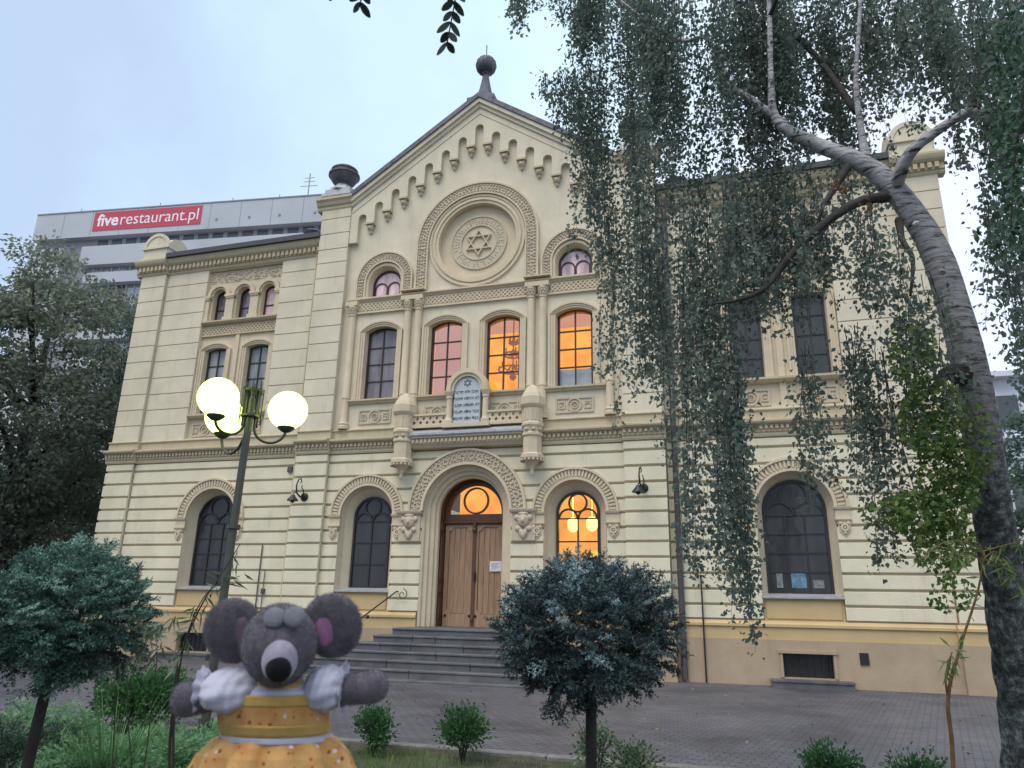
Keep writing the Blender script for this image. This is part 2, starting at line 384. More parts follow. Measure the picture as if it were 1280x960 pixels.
def courses(mb, x0, x1, zs, holes, yf, yb, g=.044, ch=.022):
    holes = sorted(holes)
    for a, b in zip(zs[:-1], zs[1:]):
        a2, b2 = a+g/2, b-g/2
        act = [h for h in holes if max(halfw(h, a2+(b2-a2)*i/20) for i in range(21)) > 0]
        bounds = [('l', x0)]
        segs = []; prev = ('x', x0)
        for h in act: segs.append((prev, ('h', h))); prev = ('h', h)
        segs.append((prev, ('x', x1)))
        m = 12 if act else 1
        for Lb, Rb in segs:
            def ev(B, z, right):
                if B[0] == 'x': return B[1]
                w = halfw(B[1], z); return B[1][0]+(-w if right else w)
            fr = []; bk = []
            for i in range(m+1):
                zf = a2+ch+(b2-a2-2*ch)*i/m; zbk = a2+(b2-a2)*i/m
                fr.append((ev(Lb, zf, False), ev(Rb, zf, True), zf)); bk.append((ev(Lb, zbk, False), ev(Rb, zbk, True), zbk))
            if max(f[1]-f[0] for f in fr) < .03: continue
            v = []; f = []
            for l, r, z in fr: v += [(l, yf, z), (r, yf, z)]
            o = len(v)
            for l, r, z in bk: v += [(l, yb, z), (r, yb, z)]
            for i in range(m):
                f.append((2*i, 2*i+1, 2*i+3, 2*i+2)); f.append((2*i, 2*i+2, o+2*i+2, o+2*i)); f.append((2*i+1, o+2*i+1, o+2*i+3, 2*i+3))
            f.append((0, o, o+1, 1)); f.append((2*m, 2*m+1, o+2*m+1, o+2*m))
            mb.add(v, f)

GZ = [1.47, 1.83, 2.20, 2.58, 2.96, 3.35, 3.73, 4.12, 4.49, 4.90, 5.33, 5.76, 6.03]     # ground floor joints
UZ = [6.78, 7.34, 7.90, 8.46, 9.05, 9.66, 10.25, 10.82, 11.40, 11.97, 12.52, 13.02]        # upper joints
YC, YP, YW, YE = 0.0, -.16, .15, .03        # plane of centre, centre piers, wings, end piers
WX = 8.70                                    # wing axis

# ---- wall shells (with openings)
def wall_sec(x0, x1, z0, z1, holes, y, name='wall', mat='upper', depth=.45):
    mb = MB(); mb.panel(rect(x0, x1, z0, z1), holes, y, y+depth); return part(name, mb, mat)
# openings
g_open = [(s*3.12, .87, 1.47, 4.18) for s in (-1, 1)]           # centre ground arches (rough)
w_open = [(s*WX, .93, 1.47, 4.20) for s in (-1, 1)]
door_o = (0, 1.33, 1.02, 4.25)
# ground floor backing walls
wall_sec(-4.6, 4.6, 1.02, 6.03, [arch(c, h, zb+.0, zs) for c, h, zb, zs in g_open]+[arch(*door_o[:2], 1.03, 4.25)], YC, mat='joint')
for s, o in zip((-1, 1), w_open):
    a, b = sorted((s*5.55, s*13.0))
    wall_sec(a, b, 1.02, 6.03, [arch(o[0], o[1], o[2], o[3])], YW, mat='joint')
# rustication
mb = MB(); courses(mb, -4.52, 4.52, GZ, g_open+[door_o], YC-.065, YC+.002); part('rustication', mb, 'ashlar')
for s, o in zip((-1, 1), w_open):
    a, b = sorted((s*5.62, s*11.95)); mb = MB(); courses(mb, a, b, GZ, [o], YW-.065, YW+.002); part('rustication', mb, 'ashlar')
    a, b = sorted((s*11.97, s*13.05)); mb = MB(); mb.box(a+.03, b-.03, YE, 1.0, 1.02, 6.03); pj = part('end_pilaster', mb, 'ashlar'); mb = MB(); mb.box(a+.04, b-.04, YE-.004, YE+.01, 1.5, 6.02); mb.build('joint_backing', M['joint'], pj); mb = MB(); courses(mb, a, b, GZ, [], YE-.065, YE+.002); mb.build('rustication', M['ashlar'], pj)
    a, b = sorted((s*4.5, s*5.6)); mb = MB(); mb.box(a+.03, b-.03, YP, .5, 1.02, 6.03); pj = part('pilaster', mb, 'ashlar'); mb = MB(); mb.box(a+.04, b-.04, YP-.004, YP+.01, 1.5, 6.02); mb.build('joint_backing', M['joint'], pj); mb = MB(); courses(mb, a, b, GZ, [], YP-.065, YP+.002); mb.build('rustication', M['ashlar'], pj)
# plinth
mb = MB()
mb.panel(rect(-4.55, 4.55, -.1, 1.03), [], -.10, .45)
part('plinth', mb, 'plinth')
for s in (-1, 1):
    a, b = sorted((s*5.66, s*13.02)); bx = sorted((s*8.13, s*9.24))
    mb = MB(); mb.panel(rect(a, b, -.1, 1.03), [rect(bx[0], bx[1], .2, .73)], YW-.10, YW+.4)
    a, b = sorted((s*4.48, s*5.67)); mb.box(a, b, YP-.10, .5, -.1, 1.031)
    a, b = sorted((s*11.92, s*13.12)); mb.box(a, b, YE-.10, .5, -.1, 1.031)
    part('plinth', mb, 'plinth')
    # basement window
    w = MB(); w.box(bx[0], bx[1], YW+.12, YW+.16, .2, .73); o = part('basement_window', w, 'pane_dark')
    gmb = MB()
    for i in range(7): x = bx[0]+.07+i*(bx[1]-bx[0]-.14)/6; gmb.box(x-.011, x+.011, YW-.0, YW+.022, .2, .73)
    for z in (.32, .5): gmb.box(bx[0], bx[1], YW+.022, YW+.036, z-.012, z+.012)
    gmb.build('grille', M['iron'], o)
    t = MB(); t.box(bx[0]-.1, bx[1]+.1, YW-.15, YW-.09, .74, .81); t.box(bx[0]-.07, bx[0]-.01, YW-.125, YW-.09, .2, .74); t.box(bx[1]+.01, bx[1]+.07, YW-.125, YW-.09, .2, .74); part('basement_surround', t, 'plinth')
    k = MB(); k.box(bx[0]-.3, bx[1]+.35, YW-.55, YW-.103, 0, .13); k.box(bx[0]-.33, bx[1]+.38, YW-.58, YW-.104, .131, .17); part('window_well', k, 'granite')
mb = MB(); mb.box(9.81, 10.0, YW-.135, YW-.09, .54, .80); part('vent_plate', mb, 'iron')
# base mould above plinth, interrupted at the door
def moulds(segs, prof, name, mat):
    mb = MB()
    for x0, x1, y in segs: mb.exx([(y+a, z) for a, z in prof], x0, x1)
    return part(name, mb, mat)
segs_c = lambda e=0: [(-4.47, 4.47, YC)]+[(s*4.47-(1.16 if s < 0 else 0), s*4.47+(1.16 if s > 0 else 0), YP) for s in (-1, 1)]
segs_w = [(-11.90, -5.64, YW), (5.64, 11.90, YW), (-13.12, -11.90, YE), (11.90, 13.12, YE)]
base_prof = [(.2, 1.032), (-.075, 1.032), (-.075, 1.30), (-.12, 1.33), (-.12, 1.39), (-.085, 1.42), (-.06, 1.465), (.2, 1.465)]
for x0, x1, y in [(-4.47, -1.36, YC), (1.36, 4.47, YC)]+segs_c()[1:]+segs_w: mb = MB(); mb.exx([(y+a, z) for a, z in base_prof], x0, x1); part('base_moulding', mb, 'apron')

# ---- storey cornice
corn_prof = [(.2, 6.03), (-.07, 6.03), (-.09, 6.08), (-.09, 6.14), (-.115, 6.15), (-.115, 6.30), (-.15, 6.33), (-.24, 6.36), (-.27, 6.40), (-.27, 6.45), (-.10, 6.50), (-.055, 6.51), (-.055, 6.72), (-.10, 6.74), (-.10, 6.77), (-.03, 6.80), (.2, 6.80)]
for x0, x1, y in segs_c()+segs_w:
    mb = MB(); mb.exx([(y+a, z) for a, z in corn_prof], x0, x1)
    n = int((x1-x0)/.13)
    for i in range(n):
        x = x0+(i+.5)*(x1-x0)/n
        mb.box(x-.038, x+.038, y-.175, y-.11, 6.225, 6.325); mb.sph((x, y-.12, 6.185), (.04, .03, .03), 6, 4)
    part('storey_cornice', mb, 'cornice')

# ---- upper walls
SEG = .16
def seg_hole(cx, hw, zb, zs, r=SEG): return arch(cx, hw, zb, zs, r, 10)
W_c = [(-3.11, .525), (-.918, .525), (.918, .525), (3.11, .525)]
holes = [seg_hole(c, h+.03, 7.73, 9.97) for c, h in W_c]+[arch(s*3.12, .56, 11.16, 11.66) for s in (-1, 1)]
apex, slope = 17.62, .69
gab = [(-4.52, 6.8), (4.52, 6.8), (4.52, apex-4.52*slope), (0, apex), (-4.52, apex-4.52*slope)]
mb = MB(); mb.panel(gab, holes+[circ(0, 12.77, 1.34, 56)], YC, .5)
part('wall', mb, 'upper')
for s in (-1, 1):
    bay = sorted((s*10.2, s*7.17))
    a, b = sorted((s*5.5, s*13.0))
    # wing walls: bay is a recess
    w = MB(); w.panel(rect(a, b, 6.8, 13.05), [rect(bay[0], bay[1], 6.83, 12.95)], YW, YW+.13); part('wall', w, 'upper')
    hl = [seg_hole(s*WX+d, .44, 7.68, 9.96, .08) for d in (-.84, .84)]+[arch(s*WX+d, .27, 11.03, 11.98) for d in (-1.0, 0, 1.0)]
    w = MB(); w.panel(rect(bay[0]-.02, bay[1]+.02, 6.8, 13.0), hl, YW+.125, .75); part('bay_wall', w, 'trim')
    # fine-jointed courses
    for x0, x1 in ((s*5.62, bay[0] if s > 0 else bay[1]), (bay[1] if s > 0 else bay[0], s*11.95)):
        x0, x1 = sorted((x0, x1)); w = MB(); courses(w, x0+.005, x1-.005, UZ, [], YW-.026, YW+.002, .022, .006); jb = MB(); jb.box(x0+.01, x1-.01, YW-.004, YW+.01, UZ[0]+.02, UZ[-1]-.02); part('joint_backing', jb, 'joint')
        part('coursed_render', w, 'upper')
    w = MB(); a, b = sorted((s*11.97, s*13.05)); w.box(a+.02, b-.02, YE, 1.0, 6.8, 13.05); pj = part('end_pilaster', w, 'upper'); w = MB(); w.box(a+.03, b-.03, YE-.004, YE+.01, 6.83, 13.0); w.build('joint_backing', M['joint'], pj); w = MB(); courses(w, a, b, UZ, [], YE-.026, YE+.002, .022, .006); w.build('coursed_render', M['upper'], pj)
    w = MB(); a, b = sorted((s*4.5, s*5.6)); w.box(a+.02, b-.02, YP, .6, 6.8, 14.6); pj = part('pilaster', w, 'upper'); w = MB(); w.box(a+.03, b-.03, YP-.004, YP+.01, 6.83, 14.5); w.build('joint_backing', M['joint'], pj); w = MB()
    courses(w, a if s < 0 else a+.0, b, UZ+[13.6, 14.17, 14.55], [], YP-.026, YP+.002, .022, .006); w.build('coursed_render', M['upper'], pj)
# gable roof slab + side walls behind
mb = MB()
for s in (-1, 1):
    e, ze = 5.62, 18.10-5.62*slope
    mb.add([(s*e, .32, ze), (0, .32, 18.10), (0, 24, 18.10), (s*e, 24, ze), (s*e, .32, ze-.09), (0, .32, 18.01), (0, 24, 18.01), (s*e, 24, ze-.09)],
           [(0, 1, 2, 3), (4, 5, 6, 7), (0, 1, 5, 4), (0, 3, 7, 4), (3, 2, 6, 7)])
    for k in range(14):
        y = 1+k*1.7; mb.add([(s*e, y, ze-.01), (s*e, y+.05, ze-.01), (0, y+.05, 18.09), (0, y, 18.09), (s*e, y, ze+.05), (s*e, y+.05, ze+.05), (0, y+.05, 18.15), (0, y, 18.15)], [(0, 1, 2, 3), (4, 5, 6, 7), (0, 3, 7, 4), (1, 2, 6, 5), (0, 1, 5, 4)])
part('roof', mb, 'roofmetal')
mb = MB()
for s in (-1, 1):
    a, b = sorted((s*5.45, s*5.58)); mb.box(a, b, .4, 24, 6, 14.05)
    a, b = sorted((s*12.7, s*13.0)); mb.box(a, b, .8, 24, 0, 13.05)
mb.box(-13, 13, 24, 24.3, 0, 14.8)
part('side_wall', mb, 'upper')
# wing roofs
for s in (-1, 1):
    mb = MB(); a, b = sorted((s*5.6, s*11.9))
    mb.exx([(-.24, 13.545), (-.24, 13.72), (-.1, 13.78), (10, 14.6), (10, 13.545)], a, b)
    part('wing_roof', mb, 'darkmetal')
    mb = MB(); mb.lathe([(.0, 0), (.24, 0), (.24, .12), (.3, .2), (.33, .3), (.27, .36), (.12, .40), (.0, .41)], (s*6.25, .35, 13.74), 14); part('roof_vent', mb, 'lead', smooth=True, angle=.7)
    c = (s*9.2, 4.2); mb = MB(); mb.box(c[0]-1.7, c[0]+1.7, 3.2, 5.4, 13.8, 14.55); mb.add([(c[0]-1.9, 3.0, 14.55), (c[0]+1.9, 3.0, 14.55), (c[0]+1.9, 5.6, 14.95), (c[0]-1.9, 5.6, 14.95), (c[0]-1.9, 3.0, 14.48), (c[0]+1.9, 3.0, 14.48), (c[0]+1.9, 5.6, 14.88), (c[0]-1.9, 5.6, 14.88)], [(0, 1, 2, 3), (4, 5, 6, 7), (0, 1, 5, 4), (1, 2, 6, 5), (2, 3, 7, 6), (3, 0, 4, 7)]); part('skylight', mb, 'roofmetal')

# ---- wing main cornice
wc_prof = [(.2, 12.98), (-.04, 12.98), (-.07, 13.03), (-.07, 13.08), (-.11, 13.10), (-.11, 13.28), (-.18, 13.30), (-.24, 13.36), (-.27, 13.42), (-.29, 13.48), (-.29, 13.54), (.2, 13.54)]
for x0, x1, y in segs_w:
    mb = MB(); mb.exx([(y+a, z) for a, z in wc_prof], x0-(.12 if x0 < -13 else 0), x1+(.12 if x1 > 13 else 0))
    n = int((x1-x0)/.17)
    for i in range(n):
        x = x0+(i+.5)*(x1-x0)/n; mb.box(x-.05, x+.05, y-.19, y-.105, 13.12, 13.275)
    part('eaves_cornice', mb, 'cornice')
# corner lunette blocks on the end pilasters
for s in (-1, 1):
    a, b = sorted((s*12.0, s*13.05)); c = (a+b)/2
    mb = MB(); mb.panel(arch(c, .50, 13.54, 14.06, .48, 16), [], -.10, .93, back=True)
    o2 = [(.45+.53*math.cos(PI-PI*i/16), 14.06+.50*math.sin(PI-PI*i/16)) for i in range(17)]
    prof = [(-.06, 13.541)]+[(y, z) for y, z in o2]+[(.98, 13.541)]
    mb.exx(prof, a-.02, b+.02)
    band(mb, c, .44, .56, 14.11, 14.11, -.13, -.05, .42, 16)
    mb.box(a-.08, b+.08, -.15, -.02, 13.545, 13.66); mb.box(a-.06, b+.06, -.16, 1.05, 14.02, 14.10)
    part('corner_lunette', mb, 'upper')

# ---- centre pilaster cornices + raking cornice
pc = [(.3, 14.5), (-.03, 14.5), (-.06, 14.56), (-.06, 14.62), (-.12, 14.68), (-.16, 14.78), (-.22, 14.84), (-.22, 14.93), (-.02, 15.0), (.3, 15.0)]
for s in (-1, 1):
    a, b = sorted((s*4.42, s*5.78)); mb = MB(); mb.exx([(YP+y, z) for y, z in pc], a, b); part('pilaster_cornice', mb, 'cornice')
def chevron(mb, zt, zb, xe, y0, y1):
    mb.panel([(-xe, zt-xe*slope), (-xe, zb-xe*slope), (0, zb), (xe, zb-xe*slope), (xe, zt-xe*slope), (0, zt)], [], y0, y1)
mb = MB(); chevron(mb, 17.66, 17.36, 4.46, -.17, .3); chevron(mb, 17.80, 17.60, 4.46, -.23, .31); chevron(mb, 17.90, 17.74, 4.46, -.31, .32); part('raking_cornice', mb, 'upper')
mb = MB(); chevron(mb, 18.09, 17.905, 4.50, -.36, .5); part('cornice_flashing', mb, 'lead')
# stepped arcade under the gable
poly = []
px, pz, r0 = .58, .395, .145
def arc_top(cx, zt): return [(cx+r0*math.cos(a), zt-r0+r0*math.sin(a)) for a in [PI-PI*i/10 for i in range(11)]]
bot = lambda k: 16.19-.39*k
pts = []
for n in range(-7, 8):
    cx = n*px; zt = 16.96-pz*abs(n)
    zl = bot(abs(n)-1) if n > 0 else bot(abs(n)); zr = bot(abs(n)-1) if n < 0 else bot(abs(n))
    if n == -7: zl = bot(7)-.3
    if n == 7: zr = bot(7)-.3
    pts += [(cx-r0, zl)]+arc_top(cx, zt)+[(cx+r0, zr)]
top = 17.5
outer = [(-4.5, top-4.5*slope), (-4.5, bot(7)-.3)]+pts+[(4.5, bot(7)-.3), (4.5, top-4.5*slope), (0, top)]
mb = MB(); mb.panel(outer, [], -.15, .02); part('arcade_frieze', mb, 'upper')
for n in range(-7, 7):
    k = n if n >= 0 else -n-1
    cx = (n+.5)*px; zt = bot(k)
    mb = MB(); mb.box(cx-.155, cx+.155, -.20, .0, zt-.07, zt-.002)
    mb.sph((cx, -.06, zt-.17), (.115, .12, .11), 10, 6); mb.sph((cx, -.03, zt-.30), (.06, .07, .09), 8, 5)
    for d in (-.075, .075): mb.sph((cx+d, -.11, zt-.12), .045, 7, 5)
    mb.sph((cx, -.13, zt-.21), .035, 6, 4)
    part('corbel', mb, 'relief', smooth=True, angle=.6)

# ---- rosette
mb = MB(); mb.panel(circ(0, 12.77, 1.36, 56), [], .2, .45); part('rosette_disc', mb, 'trim')
mb = MB(); ring(mb, 0, 12.77, 1.30, 1.40, -.03, .2, 64); ring(mb, 0, 12.77, 1.40, 1.47, -.07, .1, 64); ring(mb, 0, 12.77, 1.47, 1.53, -.03, .1, 64); ring(mb, 0, 12.77, 1.53, 1.60, -.06, .05, 64); part('rosette_ring', mb, 'trim')
mb = MB(); ring(mb, 0, 12.77, .585, .62, .155, .22, 56); ring(mb, 0, 12.77, .90, .94, .155, .22, 64); ring(mb, 0, 12.77, .62, .90, .18, .22, 64)
for i in range(44):
    a = 2*PI*i/44
    for r in (.69, .76, .83):
        if random.random() < .8:
            q = a+random.uniform(-.03, .03); mb.sph((r*math.cos(q), .18, 12.77+r*math.sin(q)), (.03, .022, .03), 6, 4)
part('rosette_inscription', mb, 'relief')
def star_mesh(cx, cz, R, w, y0, y1):
    mb = MB()
    for k, yy in ((0, 0.0), (1, .003)):
        def tri(r): return [(cx+r*math.cos(PI/2+k*PI+2*PI*i/3), cz+r*math.sin(PI/2+k*PI+2*PI*i/3)) for i in range(3)]
        mb.panel(tri(R), [tri(R-2*w)], y0-yy, y1)
    return mb
part('star', star_mesh(0, 12.77, .48, .042, .13, .22), 'relief')
# carved outer arch band of rosette and its pilasters
mb = MB(); band(mb, 0, 1.66, 1.98, 11.14, 12.77, -.07, .02, None, 40); part('rosette_arch', mb, 'carved')
mb = MB(); band(mb, 0, 1.62, 1.66, 11.14, 12.77, -.11, .02, None, 40); band(mb, 0, 1.98, 2.04, 11.14, 12.77, -.11, .02, None, 40); part('rosette_arch_edge', mb, 'trim')
def leafy(mb, pts, y, r):
    for x, z in pts:
        mb.sph((x, y, z), (r*random.uniform(.8, 1.2), .035, r*random.uniform(.8, 1.2)), 6, 4)
def arc_pts(cx, zc, r, n, zb=None):
    p = [(cx+r*math.cos(PI*i/n), zc+r*math.sin(PI*i/n)) for i in range(n+1)]
    if zb is not None:
        k = int((zc-zb)/(PI*r/n))
        for i in range(1, k+1): p += [(cx-r, zc-i*(zc-zb)/(k+.5)), (cx+r, zc-i*(zc-zb)/(k+.5))]
    return p
mb = MB()
for r, n in ((1.73, 52), (1.82, 46), (1.91, 56)): leafy(mb, arc_pts(0, 12.77, r, n, 11.16), -.075, .037)
part('rosette_foliage', mb, 'relief')
for s in (-1, 1):
    c = s*3.12
    mb = MB(); band(mb, c, .70, .95, 11.14, 11.72, -.06, .02, None, 24); part('window_arch', mb, 'carved')
    mb = MB(); band(mb, c, .655, .70, 11.14, 11.70, -.10, .02, None, 24); band(mb, c, .95, 1.0, 11.14, 11.72, -.10, .02, None, 24); band(mb, c, .57, .655, 11.14, 11.67, -.04, .02, None, 24)
    part('window_arch_edge', mb, 'trim')
    mb = MB()
    for r, n in ((.76, 24), (.83, 22), (.89, 28)): leafy(mb, arc_pts(c, 11.72, r, n, 11.2), -.065, .034)
    part('arch_foliage', mb, 'relief')

# ---- lattice band and cornice of the gallery
mb = MB()
for x0, x1 in ((-4.0, -2.4), (-1.68, 1.68), (2.4, 4.0)): mb.box(x0, x1, -.05, .02, 10.66, 10.99)
mb.exx([(.02, 10.99), (-.07, 10.99), (-.10, 11.03), (-.16, 11.07), (-.16, 11.12), (.02, 11.15)], -4.36, 4.36)
mb.exx([(.02, 10.60), (-.08, 10.60), (-.08, 10.66), (.02, 10.66)], -4.0, 4.0)
part('gallery_cornice', mb, 'trim')
def lattice(x0, x1, z0, z1, y, step=.14, w=.018):
    mb = MB(); h = z1-z0; x = x0-h
    while x < x1:
        for d in (1, -1):
            p0 = [x, z0 if d > 0 else z1]; p1 = [x+h, z1 if d > 0 else z0]
            a, b = max(p0[0], x0), min(p1[0], x1)
            if b-a > .03:
                f = lambda q: p0[1]+(q-p0[0])*(p1[1]-p0[1])/(p1[0]-p0[0])
                za, zb = f(a), f(b); o = w*1.4
                yy = y-(.002 if d > 0 else 0)
                mb.add([(a, yy, za-o), (b, yy, zb-o), (b, yy, zb+o), (a, yy, za+o), (a, y+.03, za-o), (b, y+.03, zb-o), (b, y+.03, zb+o), (a, y+.03, za+o)], [(0, 1, 2, 3), (0, 1, 5, 4), (3, 2, 6, 7), (1, 2, 6, 5), (0, 3, 7, 4)])
        x += step
    return mb
for x0, x1 in ((-3.98, -2.42), (-1.66, 1.66), (2.42, 3.98)): part('lattice_band', lattice(x0, x1, 10.69, 10.96, -.075), 'trim')
# ---- colonnettes
def column(cx, y, zb, zt, r, cap=True):
    mb = MB()
    mb.lathe([(r*1.5, 0), (r*1.5, .08), (r*1.25, .11), (r*1.4, .16), (r*1.1, .2), (r, .24), (r, .95), (r*1.12, .97), (r*1.12, 1.02), (r, 1.05), (r*.97, zt-zb-.34), (r*1.15, zt-zb-.33), (r*1.15, zt-zb-.29), (r*1.0, zt-zb-.28), (r*1.1, zt-zb-.2), (r*1.5, zt-zb-.08), (r*1.6, zt-zb-.06), (r*1.6, zt-zb)], (cx, y, zb), 16)
    o = part('column', mb, 'trim', smooth=True, angle=.5)
    c = MB()
    for ring_, (rr, zz) in enumerate(((r*1.12, .22), (r*1.3, .13))):
        for j in range(10): a = 2*PI*(j+.5*ring_)/10; c.sph((cx+rr*math.cos(a), y+rr*math.sin(a), zt-zz), (.03, .03, .05), 6, 4)
    c.build('capital', M['relief'], o); return o
for s in (-1, 1):
    for x in (1.83, 2.19, 4.14): column(s*x, -.06, 6.8, 10.86, .115)
    mb = MB(); a, b = sorted((s*1.66, s*2.40)); mb.box(a, b, -.24, .02, 10.861, 11.0); mb.box(a-.04, b+.04, -.28, .02, 11.16, 11.20); part('capital_block', mb, 'trim')
    a, b = sorted((s*3.95, s*4.36)); mb = MB(); mb.box(a, b, -.22, .02, 10.861, 11.0); part('capital_block', mb, 'trim')
# ---- window sills & aprons of the main floor
mb = MB(); mb.exx([(.02, 7.58), (-.06, 7.58), (-.08, 7.62), (-.14, 7.66), (-.14, 7.71), (.02, 7.735)], -4.02, 4.02)
part('sill_course', mb, 'cornice')
def relief_panel(cx, z, w=.55, h=.23, y=0.0):
    mb = MB(); mb.panel(rect(cx-w, cx+w, z-h, z+h), [rect(cx-w+.05, cx+w-.05, z-h+.05, z+h-.05)], y-.035, y+.01)
    ring(mb, cx, z, .17, .215, y-.045, y+.01, 28); ring(mb, cx, z, .08, .11, y-.04, y+.01, 20)
    for d in (-1, 1):
        mb.panel(rect(cx+d*.37-.10, cx+d*.37+.10, z-.11, z+.11), [rect(cx+d*.37-.065, cx+d*.37+.065, z-.075, z+.075)], y-.03, y+.01)
        for q in range(4): mb.sph((cx+d*.37+random.uniform(-.05, .05), y-.01, z+random.uniform(-.05, .05)), .025, 6, 4)
    for q in range(6): a = q*PI/3; mb.sph((cx+.04*math.cos(a), y-.01, z+.04*math.sin(a)), .022, 6, 4)
    return part('relief_panel', mb, 'relief')
for c in (-3.12, -1.05, 1.05, 3.12): relief_panel(c, 7.16, .55 if abs(c) > 2 else .42)

# ---- windows -----------------------------------------------------------------
def win(kind, cx, hw, zb, zs, y, rise, cols, rows, fmat, pmat, label=None, fw=.055, reveal_to=None, tracery=None):
    """frame (window) + pane (sub-part)"""
    mb = MB()
    o = arch(cx, hw, zb, zs, rise, 20); i = arch(cx, hw-fw, zb+fw, zs, None if rise is None else max(rise-.01, .01), 20)
    mb.panel(o, [i], y-.05, y+.05)
    m = .02
    ztop = lambda x: (zs+(math.sqrt(max(0, (hw-fw)**2-(x-cx)**2)) if rise is None else rise*.9*(1-((x-cx)/hw)**2)))
    zg1 = zs+(rise*.9 if rise is not None else (0 if tracery else hw-fw))
    if tracery: zg1 = tracery['grid_top']
    for k in range(1, cols):
        x = cx-hw+fw+k*(2*(hw-fw))/cols; mb.box(x-m, x+m, y-.03, y+.03, zb+fw, min(zg1+.02, ztop(x)) if not tracery else zg1)
    for k in range(1, rows+(1 if tracery else 0)):
        z = zb+fw+k*((zg1 if tracery else zs+(rise or 0)*.5)-zb-fw)/rows
        w = hw-fw if z <= zs else math.sqrt(max(0, (hw-fw)**2-(z-zs)**2)) if rise is None else hw-fw
        mb.box(cx-w, cx+w, y-.027, y+.027, z-m*.9, z+m*.9)
    if tracery:
        r = tracery['r']; zc = zs+hw-fw-r+.01; ring(mb, cx, zc, r-.035, r+.012, y-.04, y+.03, 28)
        q = (hw-fw)/2; zq = tracery['grid_top']
        for d in (-1, 1):
            c2 = cx+d*q; n = 14
            oa = [(c2+(q+.012)*math.cos(PI-PI*t/n), zq+(q+.012)*tracery['sq']*math.sin(PI-PI*t/n)) for t in range(n+1)]
            ia = [(c2+(q-.04)*math.cos(PI-PI*t/n), zq+(q-.04)*tracery['sq']*math.sin(PI-PI*t/n)) for t in range(n+1)]
            mb.panel(oa+ia[::-1], [], y-.038, y+.03)
    w = part('window', mb, fmat)
    if label: w['label'] = label
    p = MB(); p.panel(arch(cx, hw-.01, zb+.01, zs, rise, 20), [], y, y+.012, back=True); p.build('pane', M[pmat], w)
    return w
def surround(cx, hw, zb, zs, y, deep, mat='trim', SEG=SEG):
    """stepped seg-arch architrave + splayed reveal"""
    mb = MB()
    band(mb, cx, hw+.03, hw+.10, zb, zs, y-.03, y+.02, SEG, 12); band(mb, cx, hw+.10, hw+.17, zb, zs, y-.055, y+.02, SEG+.06, 12); band(mb, cx, hw+.17, hw+.23, zb, zs, y-.085, y+.02, SEG+.12, 12)
    A = [(x, y, z) for x, z in arch(cx, hw+.03, zb, zs, SEG, 12)]; B = [(x, deep, z) for x, z in arch(cx, hw-.012, zb, zs, SEG, 12)]
    mb.loft(A, B); mb.add([(cx-hw-.03, y, zb), (cx+hw+.03, y, zb), (cx+hw, deep, zb+.04), (cx-hw, deep, zb+.04)], [(0, 1, 2, 3)])
    hm = MB(); hm.v = mb.v; hm.f = mb.f
    return part('window_surround', hm, mat)
panes = ['pane_grey', 'glass2', 'glass', 'glass']
for (c, h), pm in zip(W_c, panes):
    surround(c, h, 7.735, 9.97, YC, .24)
    win('t1', c, h, 7.74, 9.95, .22, SEG, 2, 4, 'frame', pm)
